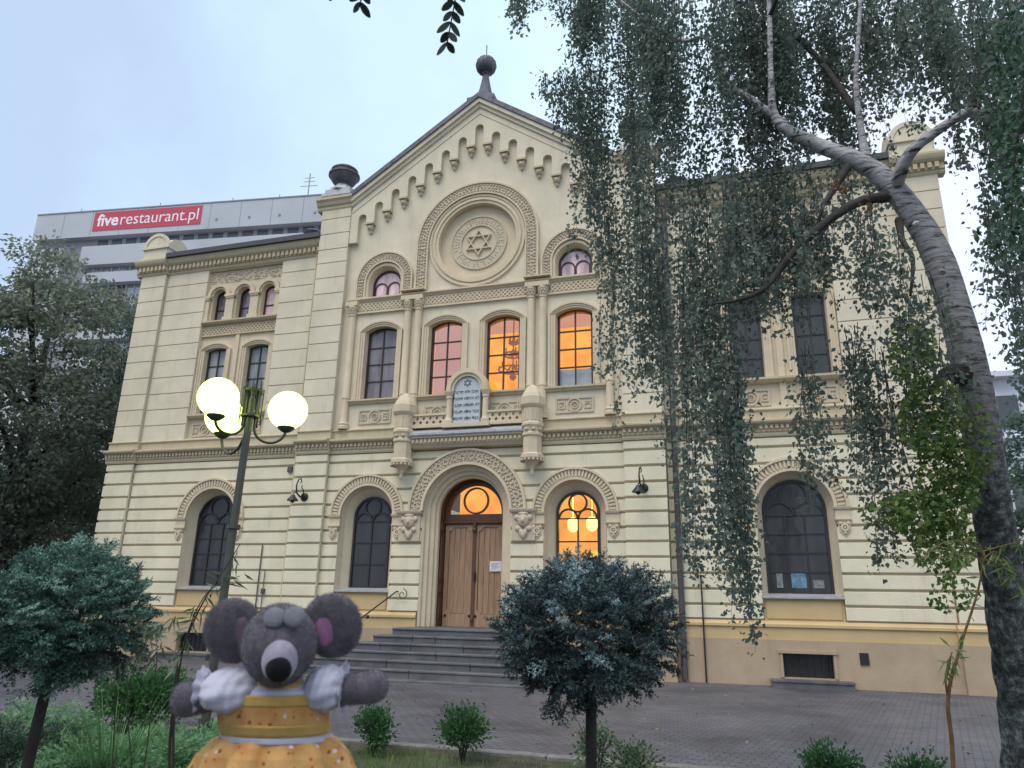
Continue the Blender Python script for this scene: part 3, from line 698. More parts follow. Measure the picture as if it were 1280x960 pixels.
for s in (-1, 1):
    for d in (-.84, .84):
        c = s*WX+d; surround(c, .41, 7.68, 9.96, YW+.125, .5, SEG=.08); win('t1', c, .41, 7.69, 9.94, .47, .08, 2, 4, 'frame_dark', 'pane_pale' if s < 0 else 'pane_dark')
    for d in (-1.0, 0, 1.0):
        c = s*WX+d
        mb = MB(); band(mb, c, .27, .34, 11.98, 11.98, YW+.08, YW+.2, None, 16); band(mb, c, .34, .47, 11.98, 11.98, YW+.02, YW+.2, None, 16); part('window_arch', mb, 'trim')
        mb = MB(); A = [(x, YW+.125, z) for x, z in arch(c, .27, 11.03, 11.98)]; B = [(x, YW+.36, z) for x, z in arch(c, .245, 11.03, 11.98)]; mb.loft(A, B); part('window_reveal', mb, 'trim')
        win('t4', c, .25, 11.03, 11.98, YW+.34, None, 1, 2, 'frame', 'pane_grey' if d < .5 else 'pane_pink', fw=.045)
    for d in (-1.5, -.5, .5, 1.5):
        x = s*WX+d; hw = .16 if abs(d) < 1 else .09; x -= (.06 if d > 1 else -.06 if d < -1 else 0)
        mb = MB(); mb.box(x-hw, x+hw, YW+.03, YW+.2, 11.14, 11.82); mb.box(x-hw-.04, x+hw+.04, YW-.0, YW+.2, 11.03, 11.14); mb.box(x-hw-.05, x+hw+.05, YW-.02, YW+.2, 11.90, 11.985)
        for q in range(5): mb.sph((x-hw+(q+.5)*hw*.4, YW+.03, 11.86), (.04, .05, .05), 6, 4)
        part('bay_pier', mb, 'trim')
    a, b = sorted((s*10.2, s*7.17))
    mb = MB(); mb.exx([(YW+.13, 10.86), (YW-.02, 10.90), (YW-.07, 10.95), (YW-.07, 11.0), (YW+.13, 11.03)], a, b); mb.box(a, b, YW+.05, YW+.13, 10.46, 10.52); part('bay_sill', mb, 'cornice')
    part('lattice_band', lattice(a+.02, b-.02, 10.54, 10.85, YW+.09), 'trim')
    mb = MB(); mb.exx([(YW+.13, 7.50), (YW-.0, 7.52), (YW-.07, 7.59), (YW-.07, 7.65), (YW+.13, 7.68)], a, b); part('bay_sill', mb, 'cornice')
    for d in (-.84, .84): relief_panel(s*WX+d, 7.13, .5, .23, YW+.125)
    mb = MB(); mb.box(s*WX-.08, s*WX+.08, YW+.07, YW+.13, 6.8, 10.46); part('bay_mullion', mb, 'trim')
    mb = MB(); mb.box(a+.05, b-.05, YW+.112, YW+.129, 12.49, 12.92)
    for q in range(150): mb.sph((random.uniform(a+.08, b-.08), YW+.11, random.uniform(12.52, 12.9)), (random.uniform(.03, .06), .035, random.uniform(.02, .04)), 6, 4)
    part('bay_frieze', mb, 'relief')
# upper small arched windows of the centre
for s in (-1, 1):
    c = s*3.12
    mb = MB(); A = [(x, 0, z) for x, z in arch(c, .57, 11.15, 11.66)]; B = [(x, .26, z) for x, z in arch(c, .5, 11.15, 11.64)]; mb.loft(A, B); part('window_reveal', mb, 'trim')
    w = win('t2', c, .51, 11.12, 11.64, .24, None, 2, 1, 'frame', 'pane_pink', tracery=dict(r=.0, grid_top=11.56, sq=1.0), fw=.05) if False else None
    mb = MB(); o = arch(c, .51, 11.12, 11.64, None, 20); i = arch(c, .455, 11.17, 11.64, None, 20); mb.panel(o, [i], .19, .29)
    for d in (-1, 1):
        oa = arch(c+d*.2275, .23, 11.17, 11.52, None, 12); ia = arch(c+d*.2275, .19, 11.17, 11.52, None, 12); mb.panel(oa+ia[::-1], [], .21, .27)
    w = part('window', mb, 'frame'); p = MB(); p.panel(arch(c, .5, 11.13, 11.64), [], .24, .252, back=True); p.build('pane', M['pane_pink'], w)

# ---- ground floor arches
def ground_window(cx, hw_o, hw_i, zs, y, cols, rows, pm, fm):
    deep = y+.40
    mb = MB(); A = [(x, y-.055, z) for x, z in arch(cx, hw_o, 2.06, zs)]; Bm = [(x, y+.16, z) for x, z in arch(cx, hw_o-.07, 2.06, zs)]; B = [(x, deep, z) for x, z in arch(cx, hw_i-.01, 2.06, zs-.02)]
    mb.loft(A, Bm); mb.loft(Bm, B); part('window_reveal', mb, 'trim')
    mb = MB(); band(mb, cx, hw_o-.02, hw_o+.06, zs-.02, zs, y-.10, y, None, 28); band(mb, cx, hw_o+.26, hw_o+.32, zs-.02, zs, y-.14, y, None, 28); band(mb, cx, hw_o+.06, hw_o+.26, zs-.02, zs, y-.075, y, None, 28)
    for i in range(34):
        a = PI*(i+.5)/34; c, s_ = math.cos(a), math.sin(a); t = .028
        r1, r2 = hw_o+.07, hw_o+.25
        P = [(cx+r1*c-t*s_*.8, zs+r1*s_+t*c*.8), (cx+r2*c-t*s_, zs+r2*s_+t*c), (cx+r2*c+t*s_, zs+r2*s_-t*c), (cx+r1*c+t*s_*.8, zs+r1*s_-t*c*.8)]
        mb.panel(P, [], y-.115, y-.05)
    part('fluted_arch', mb, 'trim')
    for d in (-1, 1):
        x0, x1 = sorted((cx+d*(hw_o-.03), cx+d*(hw_o+.34)))
        mb = MB(); mb.exx([(y, zs-.08), (y-.12, zs-.08), (y-.15, zs-.03), (y-.15, zs+.0), (y, zs+.0)], x0-.01, x1+.01); mb.box(x0+.02, x1-.0, y-.09, y, zs-.30, zs-.081); mb.exx([(y, zs-.37), (y-.10, zs-.37), (y-.13, zs-.33), (y-.13, zs-.301), (y, zs-.301)], x0-.0, x1+.01)
        xc = (x0+x1)/2+d*.02; mb.panel([(xc-.15, zs-.37), (xc-.13, zs-.60), (xc, zs-.74), (xc+.13, zs-.60), (xc+.15, zs-.37)], [], y-.09, y)
        ring(mb, xc, zs-.52, .05, .095, y-.13, y-.08, 16)
        for q in (-.09, .09): mb.sph((xc+q, y-.10, zs-.42), .045, 7, 5); 
        mb.sph((xc, y-.10, zs-.65), .04, 7, 5); mb.sph((xc, y-.10, zs-.52), .035, 7, 5)
        part('impost', mb, 'trim', smooth=True, angle=.6)
    # apron and sill
    mb = MB(); mb.box(cx-hw_o+.01, cx+hw_o-.01, y+.02, y+.10, 1.46, 2.0); mb.panel(rect(cx-hw_o+.08, cx+hw_o-.08, 1.52, 1.93), [], y-.005, y+.03); part('apron', mb, 'apron')
    mb = MB(); mb.exx([(deep, 2.0), (y-.09, 1.99), (y-.09, 2.03), (deep, 2.13)], cx-hw_o-.0, cx+hw_o+.0); part('window_sill', mb, 'zinc')
    return win('t3', cx, hw_i, 2.10, zs-.02, deep-.03, None, cols, rows, fm, pm, fw=.06, tracery=dict(r=hw_i*.43, grid_top=zs-.16, sq=1.0))
ground_window(-3.12, .87, .60, 4.18, YC, 2, 3, 'pane_dark', 'frame_dark')
ground_window(3.12, .87, .60, 4.18, YC, 2, 3, 'glass', 'frame')
ground_window(-WX, .93, .76, 4.20, YW, 3, 4, 'pane_dark', 'frame_dark')
ground_window(WX, .93, .76, 4.20, YW, 3, 4, 'pane_dark', 'frame_dark')
# poster-like papers standing inside the right wing window
mb = MB()
mb.box(8.5, 8.85, .50, .505, 2.25, 2.62); p1 = part('window_paper', mb, 'poster')
mb = MB(); mb.box(9.0, 9.25, .50, .505, 2.25, 2.45); part('window_paper', mb, 'poster2')
mb = MB(); mb.box(8.15, 8.3, .50, .505, 2.25, 2.6); part('window_paper', mb, 'poster2')

# ---- portal
mb = MB(); band(mb, 0, 1.36, 1.70, 4.25, 4.25, -.13, .0, None, 36); part('portal_arch', mb, 'carved')
mb = MB(); band(mb, 0, 1.29, 1.37, 4.25, 4.25, -.19, .0, None, 36); band(mb, 0, 1.70, 1.77, 4.25, 4.25, -.18, .0, None, 36); part('portal_arch_edge', mb, 'trim')
mb = MB()
for r, n in ((1.42, 42), (1.49, 38), (1.57, 44), (1.65, 40)): leafy(mb, arc_pts(0, 4.25, r, n), -.135, .04)
for i in range(18):
    a = PI*(i+.5)/18; ring(mb, 1.535*math.cos(a), 4.25+1.535*math.sin(a), .06, .095, -.165, -.12, 12)
part('portal_foliage', mb, 'relief')
steps_ = [(1.33, -.055), (1.27, -.02), (1.25, .05), (1.16, .08), (1.14, .15), (1.05, .19), (1.03, .26), (.97, .30), (.965, .42)]
mb = MB()
for (r1, y1), (r2, y2) in zip(steps_[:-1], steps_[1:]):
    mb.loft([(x, y1, z) for x, z in arch(0, r1, 1.1, 4.25, None, 28)], [(x, y2, z) for x, z in arch(0, r2, 1.1, 4.25, None, 28)])
part('portal_reveal', mb, 'trim')
for s in (-1, 1):
    mb = MB(); mb.panel(rect(s*1.70-.33, s*1.70+.33, 3.40, 4.24), [], -.12, .0); mb.exx([(.0, 4.16), (-.18, 4.16), (-.22, 4.21), (-.22, 4.26), (0, 4.26)], s*1.7-.38, s*1.7+.38)
    xc = s*1.70
    mb.sph((xc, -.14, 3.95), (.17, .10, .20), 12, 8); mb.sph((xc, -.23, 3.93), (.05, .06, .07), 8, 6)
    for d in (-1, 1): mb.sph((xc+d*.17, -.13, 4.02), (.10, .07, .09), 8, 6); mb.sph((xc+d*.08, -.215, 4.0), .03, 6, 4); mb.sph((xc+d*.14, -.13, 3.72), (.10, .06, .08), 8, 6); mb.sph((xc+d*.06, -.15, 3.62), (.06, .05, .10), 8, 5)
    mb.sph((xc, -.15, 3.56), (.08, .06, .12), 8, 6); mb.sph((xc, -.17, 4.12), (.16, .05, .05), 10, 5)
    part('portal_mask', mb, 'relief', smooth=True, angle=.7)
# wooden lining, door leaves
mb = MB()
mb.loft([(x, .42, z) for x, z in arch(0, .985, 1.1, 4.25, None, 28)], [(x, .80, z) for x, z in arch(0, .93, 1.1, 4.25, None, 28)])
for s in (-1, 1):
    for z0, z1 in ((1.3, 1.9), (2.0, 2.25), (2.35, 3.6), (3.75, 3.98)):
        x = s*.955; mb.add([(x, .48, z0), (x, .76, z0), (x, .76, z1), (x, .48, z1), (x-s*.03, .50, z0+.03), (x-s*.03, .74, z0+.03), (x-s*.03, .74, z1-.03), (x-s*.03, .50, z1-.03)], [(4, 5, 6, 7), (0, 1, 5, 4), (1, 2, 6, 5), (2, 3, 7, 6), (3, 0, 4, 7)])
part('door_lining', mb, 'wood_dark')
mb = MB(); mb.panel(arch(0, .93, 4.12, 4.25, None, 28), [arch(0, .80, 4.235, 4.27, None, 28)], .72, .82)
ring(mb, .0, 4.63, .345, .395, .73, .80, 36)
mb.box(-.93, .93, .70, .82, 3.98, 4.12); mb.exx([(.82, 3.94), (.68, 3.94), (.64, 3.98), (.64, 4.03), (.70, 4.06), (.82, 4.06)], -.93, .93)
fan = part('fanlight', mb, 'wood_dark'); p = MB(); p.panel(arch(0, .82, 4.2, 4.25), [], .765, .775, back=True); p.build('pane', M['glass'], fan)
for s in (-1, 1):
    a, b = sorted((s*.012, s*.90))
    mb = MB(); mb.box(a, b, .78, .84, 1.11, 3.95)
    i0, i1 = a+.11, b-.11
    def cut(x0, x1, z0, z1, r=.11):
        p = []
        for cx, cz, a0 in ((x0, z0, 0), (x1, z0, PI/2), (x1, z1, PI), (x0, z1, 3*PI/2)):
            p += [(cx+r*math.cos(a0+PI/2*(1-t/5)), cz+r*math.sin(a0+PI/2*(1-t/5))) for t in range(6)]
        return p
    mb.panel(rect(a, b, 1.11, 3.95), [cut(i0, i1, 1.45, 3.86)], .735, .79)
    d = part('door_leaf', mb, 'wood')
    q = MB(); n = 4
    for k in range(n): q.cbox(i0+k*(i1-i0)/n+.002, i0+(k+1)*(i1-i0)/n-.002, .765, .79, 1.45, 3.86, .012)
    q.build('door_panel', M['wood'], d)
    q = MB()
    for xx in (i0-.03, i1+.03): q.lathe([(0, 0), (.038, 0), (.038, .02), (.02, .035), (0, .036)], (0, 0, 0), 10); v = q.v[-50:]; q.v[-50:] = [(xx+x, .735-z, 1.40+y) for x, y, z in v]
    q.build('stud', M['iron'], d)
mb = MB(); mb.box(-.05, .05, .70, .79, 1.11, 3.95); mb.lathe([(0, 0), (.06, 0), (.075, .06), (.05, .12), (.06, .2), (.03, .26), (0, .27)], (0, .69, 3.72), 12); mb.lathe([(0, 0), (.05, .02), (.05, .1), (.03, .14), (0, .15)], (0, .69, 1.25), 12)
part('door_astragal', mb, 'wood_dark')
mb = MB(); mb.box(.03, .08, .675, .70, 2.35, 2.6); mb.tube([(.055, .66, 2.52), (.055, .61, 2.5), (.055, .61, 2.36), (.055, .66, 2.34)], .011, 8); part('door_handle', mb, 'iron')
# landing threshold
mb = MB(); mb.box(-.99, .99, -.1, .85, 1.0, 1.105); part('threshold', mb, 'granite')
# ---- steps
for i in range(6):
    zt = 1.095-.172*i; hw = 1.46+.36*i; yf = -1.3-.355*i; st = MB()
    cuts = [-hw]+sorted(random.uniform(-hw*.8, hw*.8) for _ in range(3 if i else 0))+[hw]
    cuts = [-hw]+[c for j, c in enumerate(cuts[1:-1]) if c-([-hw]+cuts[1:-1])[j] > .4]+[hw]
    for x0, x1 in zip(cuts[:-1], cuts[1:]): st.cbox(x0+.005, x1-.005, yf-.03+random.uniform(-.006, .006), yf+.6, zt-.055, zt, .012)
    for x0, x1 in zip(cuts[:-1], cuts[1:]): st.cbox(x0+.006, x1-.006, yf+random.uniform(-.005, .005), yf+.6, zt-.175 if i < 5 else -.02, zt-.056, .008)
    st.box(-hw+.02, hw-.02, yf+.3, -.105, zt-.4 if i < 3 else -.05, zt-.02)
    if i == 0: st.box(-hw+.02, hw-.02, yf+.5, -.1, zt-.02, zt-.001)
    part('step', st, 'granite')
mb = MB(); mb.cbox(-3.6, 3.6, -3.42, -2.9, -.02, .045, .01); part('step', mb, 'granite')
# handrails with scroll ends
for s in (-1, 1):
    mb = MB(); x = s*2.35
    p0 = Vector((s*1.95, -.15, 2.02)); p1 = Vector((s*3.2, -1.6, .62))
    mb.tube([p0, p1], .02, 8)
    mb.tube([p1, (s*3.2, -1.6, 0)], .018, 8); mb.tube([p0, (s*1.95, -.0, 2.02)], .016, 8)
    c = p0+Vector((-s*.18, 0, -.08)); mb.tube([c+Vector((-s*(.03+.012*t)*math.cos(t*.7), 0, (.03+.012*t)*math.sin(t*.7))) for t in range(12)], .011, 6)
    c = p1+Vector((s*.10, 0, .02)); mb.tube([c+Vector((s*(.02+.010*t)*math.cos(t*.7), 0, (.02+.010*t)*math.sin(t*.7))) for t in range(12)], .011, 6)
    mb.sph(p0.lerp(p1, .42)+Vector((0, 0, -.10)), .05, 8, 6)
    part('handrail', mb, 'iron')

# ---- balcony group with tablets of the law
for s in (-1, 1):
    x, y = s*1.97, -.30
    mb = MB(); n = 8
    prof = [(.0, 5.14), (.045, 5.15), (.06, 5.22), (.05, 5.30), (.09, 5.40), (.20, 5.50), (.26, 5.56), (.34, 5.60), (.34, 5.70), (.27, 5.74), (.27, 6.20), (.31, 6.24), (.31, 6.30), (.26, 6.34), (.29, 6.46), (.33, 6.52), (.33, 6.58), (.29, 6.62), (.29, 7.02), (.33, 7.06), (.37, 7.12), (.37, 7.34), (.34, 7.36), (.30, 7.46), (.16, 7.66), (.0, 7.76)]
    mb.lathe(prof, (x, y, 0), n)
    o = part('turret', mb, 'trim'); c = MB()
    for j in range(16): a = 2*PI*j/16; c.sph((x+.30*math.cos(a), y+.30*math.sin(a), 5.55), .045, 7, 5)
    for j in range(8):
        a = 2*PI*(j+.5)/8; c.sph((x+.275*math.cos(a), y+.275*math.sin(a), 6.40), (.06, .06, .045), 7, 5)
    c.build('turret_ornament', M['relief'], o)
    c = MB()
    for j in range(8):
        a = 2*PI*(j+.5)/8
        for e in (-.05, .05):
            cx, cy = x+.268*math.cos(a)-e*math.sin(a), y+.268*math.sin(a)+e*math.cos(a); c.tube([(cx, cy, 6.66), (cx, cy, 6.98)], .022, 6)
    c.build('turret_rib', M['trim'], o)
    # return block to the wall
    mb = MB(); mb.box(x-.22, x+.22, y, .0, 5.72, 7.1); part('turret_back', mb, 'trim')
mb = MB(); mb.exx([(0, 6.35), (-.42, 6.35), (-.46, 6.40), (-.46, 6.46), (-.30, 6.58), (0, 6.60)], -1.72, 1.72); part('balcony_ledge', mb, 'zinc')
mb = MB(); mb.exx([(0, 6.03), (-.25, 6.05), (-.30, 6.12), (-.34, 6.16), (-.34, 6.28), (-.42, 6.33), (-.42, 6.348), (0, 6.348)], -1.70, 1.70)
for i in range(26): x = -1.62+i*3.24/25; mb.box(x-.04, x+.04, -.385, -.33, 6.19, 6.29)
part('balcony_cornice', mb, 'cornice')
for s in (-1, 1):
    mb = MB(); a, b = sorted((s*.64, s*1.70)); hs = []
    n = 5
    for k in range(n):
        for z in (6.80, 6.92):
            cx = a+(k+.5+(.25 if z > 6.85 else -.25))*(b-a)/n*.98; hs.append(circ(cx, z, .048, 10))
    mb.panel(rect(a, b, 6.72, 7.0), hs, -.32, -.20, back=True); mb.box(a, b, -.36, -.18, 7.001, 7.06); mb.box(a, b, -.36, -.18, 6.64, 6.719)
    part('balustrade', mb, 'trim')
mb = MB()
mb.panel(arch(0, .40, 6.72, 7.72, None, 20), [], -.34, -.18, back=True); tb = part('law_tablet', mb, 'tablet')
mb = MB(); band(mb, 0, .41, .50, 7.70, 7.72, -.40, -.15, None, 22); band(mb, 0, .50, .58, 7.70, 7.72, -.45, -.15, None, 22); band(mb, 0, .58, .64, 7.70, 7.72, -.42, -.15, None, 22); part('tablet_arch', mb, 'trim'); mb = MB(); mb.panel(rect(-.72, .72, 6.6, 6.715), [], -.44, -.1); part('tablet_base', mb, 'trim')
for s in (-1, 1):
    mb = MB(); mb.lathe([(.13, 0), (.13, .1), (.10, .14), (.09, .2), (.085, .75), (.11, .77), (.10, .82), (.15, .93), (.16, .95), (.16, .985)], (s*.56, -.30, 6.716), 14); part('tablet_column', mb, 'trim', smooth=True, angle=.5)
star_mesh(0, 7.93, .13, .014, -.352, -.33).build('star', M['ink'], tb)
heb = [['אנכי ה', 'לא תרצח'], ['לא יהיה', 'לא תנאף'], ['לא תשא', 'לא תגנב'], ['זכור את', 'לא תענה'], ['כבד את', 'לא תחמד']]
def text(body, size, loc, mat, parent, rot=(PI/2, 0, 0), ext=.004, off=0.0, align='CENTER', name='inscription', shear=0):
    cu = bpy.data.curves.new(name, 'FONT'); cu.body = body; cu.size = size; cu.extrude = ext; cu.offset = off; cu.align_x = align; cu.align_y = 'CENTER'; cu.shear = shear
    t = bpy.data.objects.new(name, cu); COL.objects.link(t); bpy.context.view_layer.update()
    me = bpy.data.meshes.new_from_object(t.evaluated_get(bpy.context.evaluated_depsgraph_get())); bpy.data.objects.remove(t)
    me.name = name; me.materials.clear(); me.materials.append(mat)
    o = bpy.data.objects.new(name, me); COL.objects.link(o); o.location = loc; o.rotation_euler = rot
    if parent: o.parent = parent
    return o
for r, (a, b) in enumerate(heb):
    z = 7.66-.20*r
    text(a[::-1], .125, (.18, -.345, z), M['ink'], tb, off=.002); text(b[::-1], .125, (-.18, -.345, z), M['ink'], tb, off=.002)
# ---- urns and finial
for s in (-1, 1):
    mb = MB(); c = (s*5.08, .12, 15.0); mb.box(c[0]-.56, c[0]+.56, c[1]-.44, c[1]+.5, 15.001, 15.12); mb.box(c[0]-.47, c[0]+.47, c[1]-.36, c[1]+.42, 15.12, 15.30)
    mb.lathe([(.0, 15.30), (.44, 15.30), (.42, 15.40), (.33, 15.48), (.30, 15.53), (.0, 15.54)], (c[0], c[1], 0), 8)
    o = part('urn', mb, 'zinc'); q = MB(); q.lathe([(.0, 15.52), (.27, 15.53), (.25, 15.60), (.30, 15.64), (.40, 15.74), (.48, 15.88), (.50, 15.93), (.54, 15.95), (.54, 16.02), (.50, 16.04), (.45, 16.05), (.44, 16.12), (.47, 16.14), (.47, 16.19), (.40, 16.21), (.36, 16.27), (.26, 16.32), (.0, 16.35)], (c[0], c[1], 0), 24)
    q.build('urn_bowl', M['urnstone'], o, True, .35)
mb = MB(); mb.box(-.48, .48, -.2, .75, 17.9, 18.06)
mb.add([(-.44, -.17, 18.06), (.44, -.17, 18.06), (.44, .71, 18.06), (-.44, .71, 18.06), (-.30, -.03, 18.24), (.30, -.03, 18.24), (.30, .57, 18.24), (-.30, .57, 18.24)], [(0, 1, 5, 4), (1, 2, 6, 5), (2, 3, 7, 6), (3, 0, 4, 7), (4, 5, 6, 7)])
mb.lathe([(.30, 18.24), (.22, 18.6), (.15, 18.95), (.11, 19.22), (.15, 19.26), (.15, 19.30), (.09, 19.33)], (0, .27, 0), 8)
fi = part('finial', mb, 'lead')
q = MB(); pr = [(.35*math.sin(PI*i/14), 19.63-.35*math.cos(PI*i/14)) for i in range(1, 14)]; q.lathe([(.02, 19.28)]+pr+[(.03, 19.98), (.018, 20.0), (.018, 20.5)], (0, .27, 0), 20)
for j in range(16): a = 2*PI*j/16; q.tube([(.355*math.sin(t)*math.cos(a), .27+.355*math.sin(t)*math.sin(a), 19.63+.355*math.cos(t)) for t in [PI*k/10 for k in range(1, 10)]], .014, 5)
q.build('finial_ball', M['lead'], fi, True, .8)
# ---- pipes, rods
mb = MB(); mb.tube([(5.83, -.02, 0.05), (5.83, -.02, 6.0), (5.83, -.16, 6.2), (5.83, -.16, 6.7), (5.83, -.02, 6.9), (5.83, -.02, 13.3)], .075, 12)
for z in (1.2, 3.0, 4.8, 8, 10): mb.lathe([(.085, 0), (.085, .05)], (5.83, -.02, z), 12)
part('downspout', mb, 'pipe', smooth=True, angle=.7)
mb = MB(); mb.tube([(-5.80, .07, 1.0), (-5.80, .07, 13.0)], .02, 6); part('cable', mb, 'trim')
mb = MB(); mb.tube([(6.33, .02, .0), (6.33, .02, 2.5)], .022, 6); mb.sph((6.33, .02, 2.5), .035, 8, 5); mb.tube([(6.05, .06, 2.9), (6.05, .06, 5.6)], .008, 5); mb.sph((6.05, .05, 2.85), .035, 6, 4); mb.box(6.02, 6.14, .0, .10, 5.6, 5.75)
mb.tube([(6.07, .05, 2.6)]+[(6.07+.25*t, .05, 2.55-.10*math.sin(PI*t)) for t in (0, .3, .6, 1)], .006, 5); part('lightning_rod', mb, 'iron')
mb = MB(); mb.tube([(-6.62, .05, 1.0), (-6.62, .05, 3.35)], .018, 6); mb.tube([(-6.43, .05, 1.0), (-6.43, .05, 2.6)], .012, 6); mb.box(-6.47, -6.37, .0, .09, 1.9, 2.05); part('conduit', mb, 'pipe')
mb = MB(); mb.box(-6.02, -5.86, .02, .09, 5.55, 5.72); part('junction_box', mb, 'pipe')

# ---- interiors of lit rooms (glowing walls for lamplight, pink ceiling for reflected sky)
mb = MB(); mb.box(-1.75, 3.95, 3.6, 3.65, 6.9, 12.2); mb.box(-1.8, -1.75, .52, 3.6, 6.9, 12.2); mb.box(3.95, 4.0, .52, 3.6, 6.9, 12.2); part('room_wall', mb, 'lit')
mb = MB(); mb.add([(-1.75, .52, 10.75), (3.95, .52, 10.75), (3.95, 3.6, 10.95), (-1.75, 3.6, 10.95)], [(0, 1, 2, 3)]); mb.box(-1.75, -.15, 1.2, 1.25, 6.9, 10.7); part('room_ceiling', mb, 'sky_glow')
mb = MB(); mb.box(2.5, 3.75, .36, .40, 7.4, 8.34); part('blind', mb, 'tablet')
mb = MB(); hx, hy = .82, 1.5
mb.tube([(hx, hy, 10.8), (hx, hy, 8.5)], .022, 6)
for z, r in ((9.75, .14), (9.35, .32), (8.85, .46)):
    mb.tube([(hx+r*math.cos(2*PI*i/18), hy+r*math.sin(2*PI*i/18), z) for i in range(19)], .028, 6, False)
    for j in range(6):
        a = 2*PI*j/6; mb.tube([(hx, hy, z+.2), (hx+r*.5*math.cos(a), hy+r*.5*math.sin(a), z-.06), (hx+r*math.cos(a), hy+r*math.sin(a), z), (hx+r*math.cos(a), hy+r*math.sin(a), z+.16)], .024, 5)
mb.lathe([(0, 0), (.06, .02), (.12, .12), (.05, .2), (.09, .3), (0, .34)], (hx, hy, 8.5), 12)
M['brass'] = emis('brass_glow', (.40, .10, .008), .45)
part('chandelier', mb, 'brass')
mb = MB(); mb.box(2.2, 4.2, 2.2, 2.25, 1.2, 5.2); mb.box(2.2, 2.25, .5, 2.2, 1.2, 5.2); mb.box(4.15, 4.2, .5, 2.2, 1.2, 5.2); mb.box(2.2, 4.2, .5, 2.2, 5.15, 5.2); part('room_wall', mb, 'lit')
for x, y, z in ((2.80, 1.2, 3.95), (3.35, 1.2, 3.97)): mb = MB(); mb.sph((x, y, z), (.17, .17, .21), 16, 10); mb.tube([(x, y, z+.2), (x, y, 5.15)], .01, 5); part('ceiling_lamp', mb, 'lit_lamp', smooth=True)
mb = MB(); mb.box(-.9, .9, 1.8, 1.85, 4.1, 5.6); mb.add([(-.9, .86, 5.3), (.9, .86, 5.3), (.9, 1.8, 5.5), (-.9, 1.8, 5.5)], [(0, 1, 2, 3)]); part('room_wall', mb, 'lit')
mb = MB(); mb.box(-.95, .95, .86, .9, 1.0, 4.1); part('porch_backing', mb, 'wood_dark')
# dark backing so nothing shines through the other openings
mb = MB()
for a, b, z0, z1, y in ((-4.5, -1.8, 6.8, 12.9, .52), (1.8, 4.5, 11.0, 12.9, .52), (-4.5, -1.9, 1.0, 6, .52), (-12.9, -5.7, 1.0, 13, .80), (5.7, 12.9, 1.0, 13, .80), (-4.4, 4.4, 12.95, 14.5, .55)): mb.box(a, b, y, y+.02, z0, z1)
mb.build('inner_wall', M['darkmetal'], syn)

# ---- wall lamps (hang on the building)
def wall_lamp(x, y, z, label):
    r = empty('wall_lamp', (x, y, z)); tag(r, label, 'wall lamp', 'wrought iron wall lamps')
    m = MB(); m.lathe([(0, 0), (.13, 0), (.13, .03), (.08, .06), (.0, .07)], (0, 0, 0), 14); m.v = [(a, -c, b) for a, b, c in m.v]
    m.build('wall_plate', M['iron'], r)
    m = MB(); m.tube([(0, -.05, 0), (-.02, -.22, -.03), (-.05, -.38, .08), (-.06, -.40, .30), (-.05, -.33, .48), (-.03, -.24, .52), (-.02, -.20, .44), (-.03, -.25, .38)], [.028, .026, .024, .022, .02, .018, .016, .012], 8)
    m.tube([(0, -.1, .02), (.04, -.16, .16), (.02, -.24, .26), (.0, -.2, .33)], [.018, .016, .014, .01], 6)
    m.build('bracket', M['iron'], r, True)
    m = MB(); m.lathe([(0, .02), (.05, .02), (.07, -.03), (.16, -.13), (.165, -.16), (.05, -.14), (.06, -.2), (.0, -.23)], (-.08, -.5, -.02), 14); m.tube([(-.05, -.38, .08), (-.08, -.5, .04), (-.08, -.5, -.0)], .014, 6); m.build('lamp_shade', M['iron'], r, True, .7)
    return r
wall_lamp(-5.15, YP-.055, 4.72, 'black wrought iron wall lamp left of the dark arched window by the door')
wall_lamp(5.0, YP-.055, 4.72, 'black wrought iron wall lamp right of the glowing arched window')
n_ = MB(); n_.box(.48, .83, .722, .730, 2.62, 2.90); o = n_.build('paper_notice', M['paper']); tag(o, 'white paper notice fixed to the right leaf of the wooden door', 'notice')
q = MB()
for k in range(6): q.box(.53, .78-.05*(k % 3), .719, .7215, 2.83-.03*k, 2.838-.03*k)
q.build('printed_lines', M['ink'], o)

#==================================================================== SETTING
mb = MB(); mb.box(-400, 400, -200, 500, -.6, -.05); struct(mb.build('ground', M['far_ground']))
mb = MB(); mb.add([(-60, -10.45, 0), (45, -10.45, 0), (45, 12, 0), (-60, 12, 0), (-60, -10.45, -.04), (45, -10.45, -.04)], [(0, 1, 2, 3), (0, 1, 5, 4)]); struct(mb.build('pavement', M['paving']))
mb = MB()
x = -40
while x < 40: mb.cbox(x+.004, x+.996, -10.60, -10.452, -.04, .035, .012); x += 1.0
struct(mb.build('kerb', M['kerb']))
# garden soil, gently uneven
gx = np.linspace(-40, 40, 161); gy = np.linspace(-45, -10.6, 90)
X, Y = np.meshgrid(gx, gy); Zs = .015+.05*np.sin(X*1.3)*np.cos(Y*1.7)+.03*np.sin(X*3.1+Y*2.3)-.06
Zs[-1] = -.01
V = np.stack([X, Y, Zs], -1).reshape(-1, 3); nx, ny = len(gx), len(gy)
idx = np.arange(nx*ny).reshape(ny, nx); F = np.stack([idx[:-1, :-1], idx[:-1, 1:], idx[1:, 1:], idx[1:, :-1]], -1).reshape(-1, 4)
struct(fast('garden_bed', V, F, M['soil'], smooth=True))
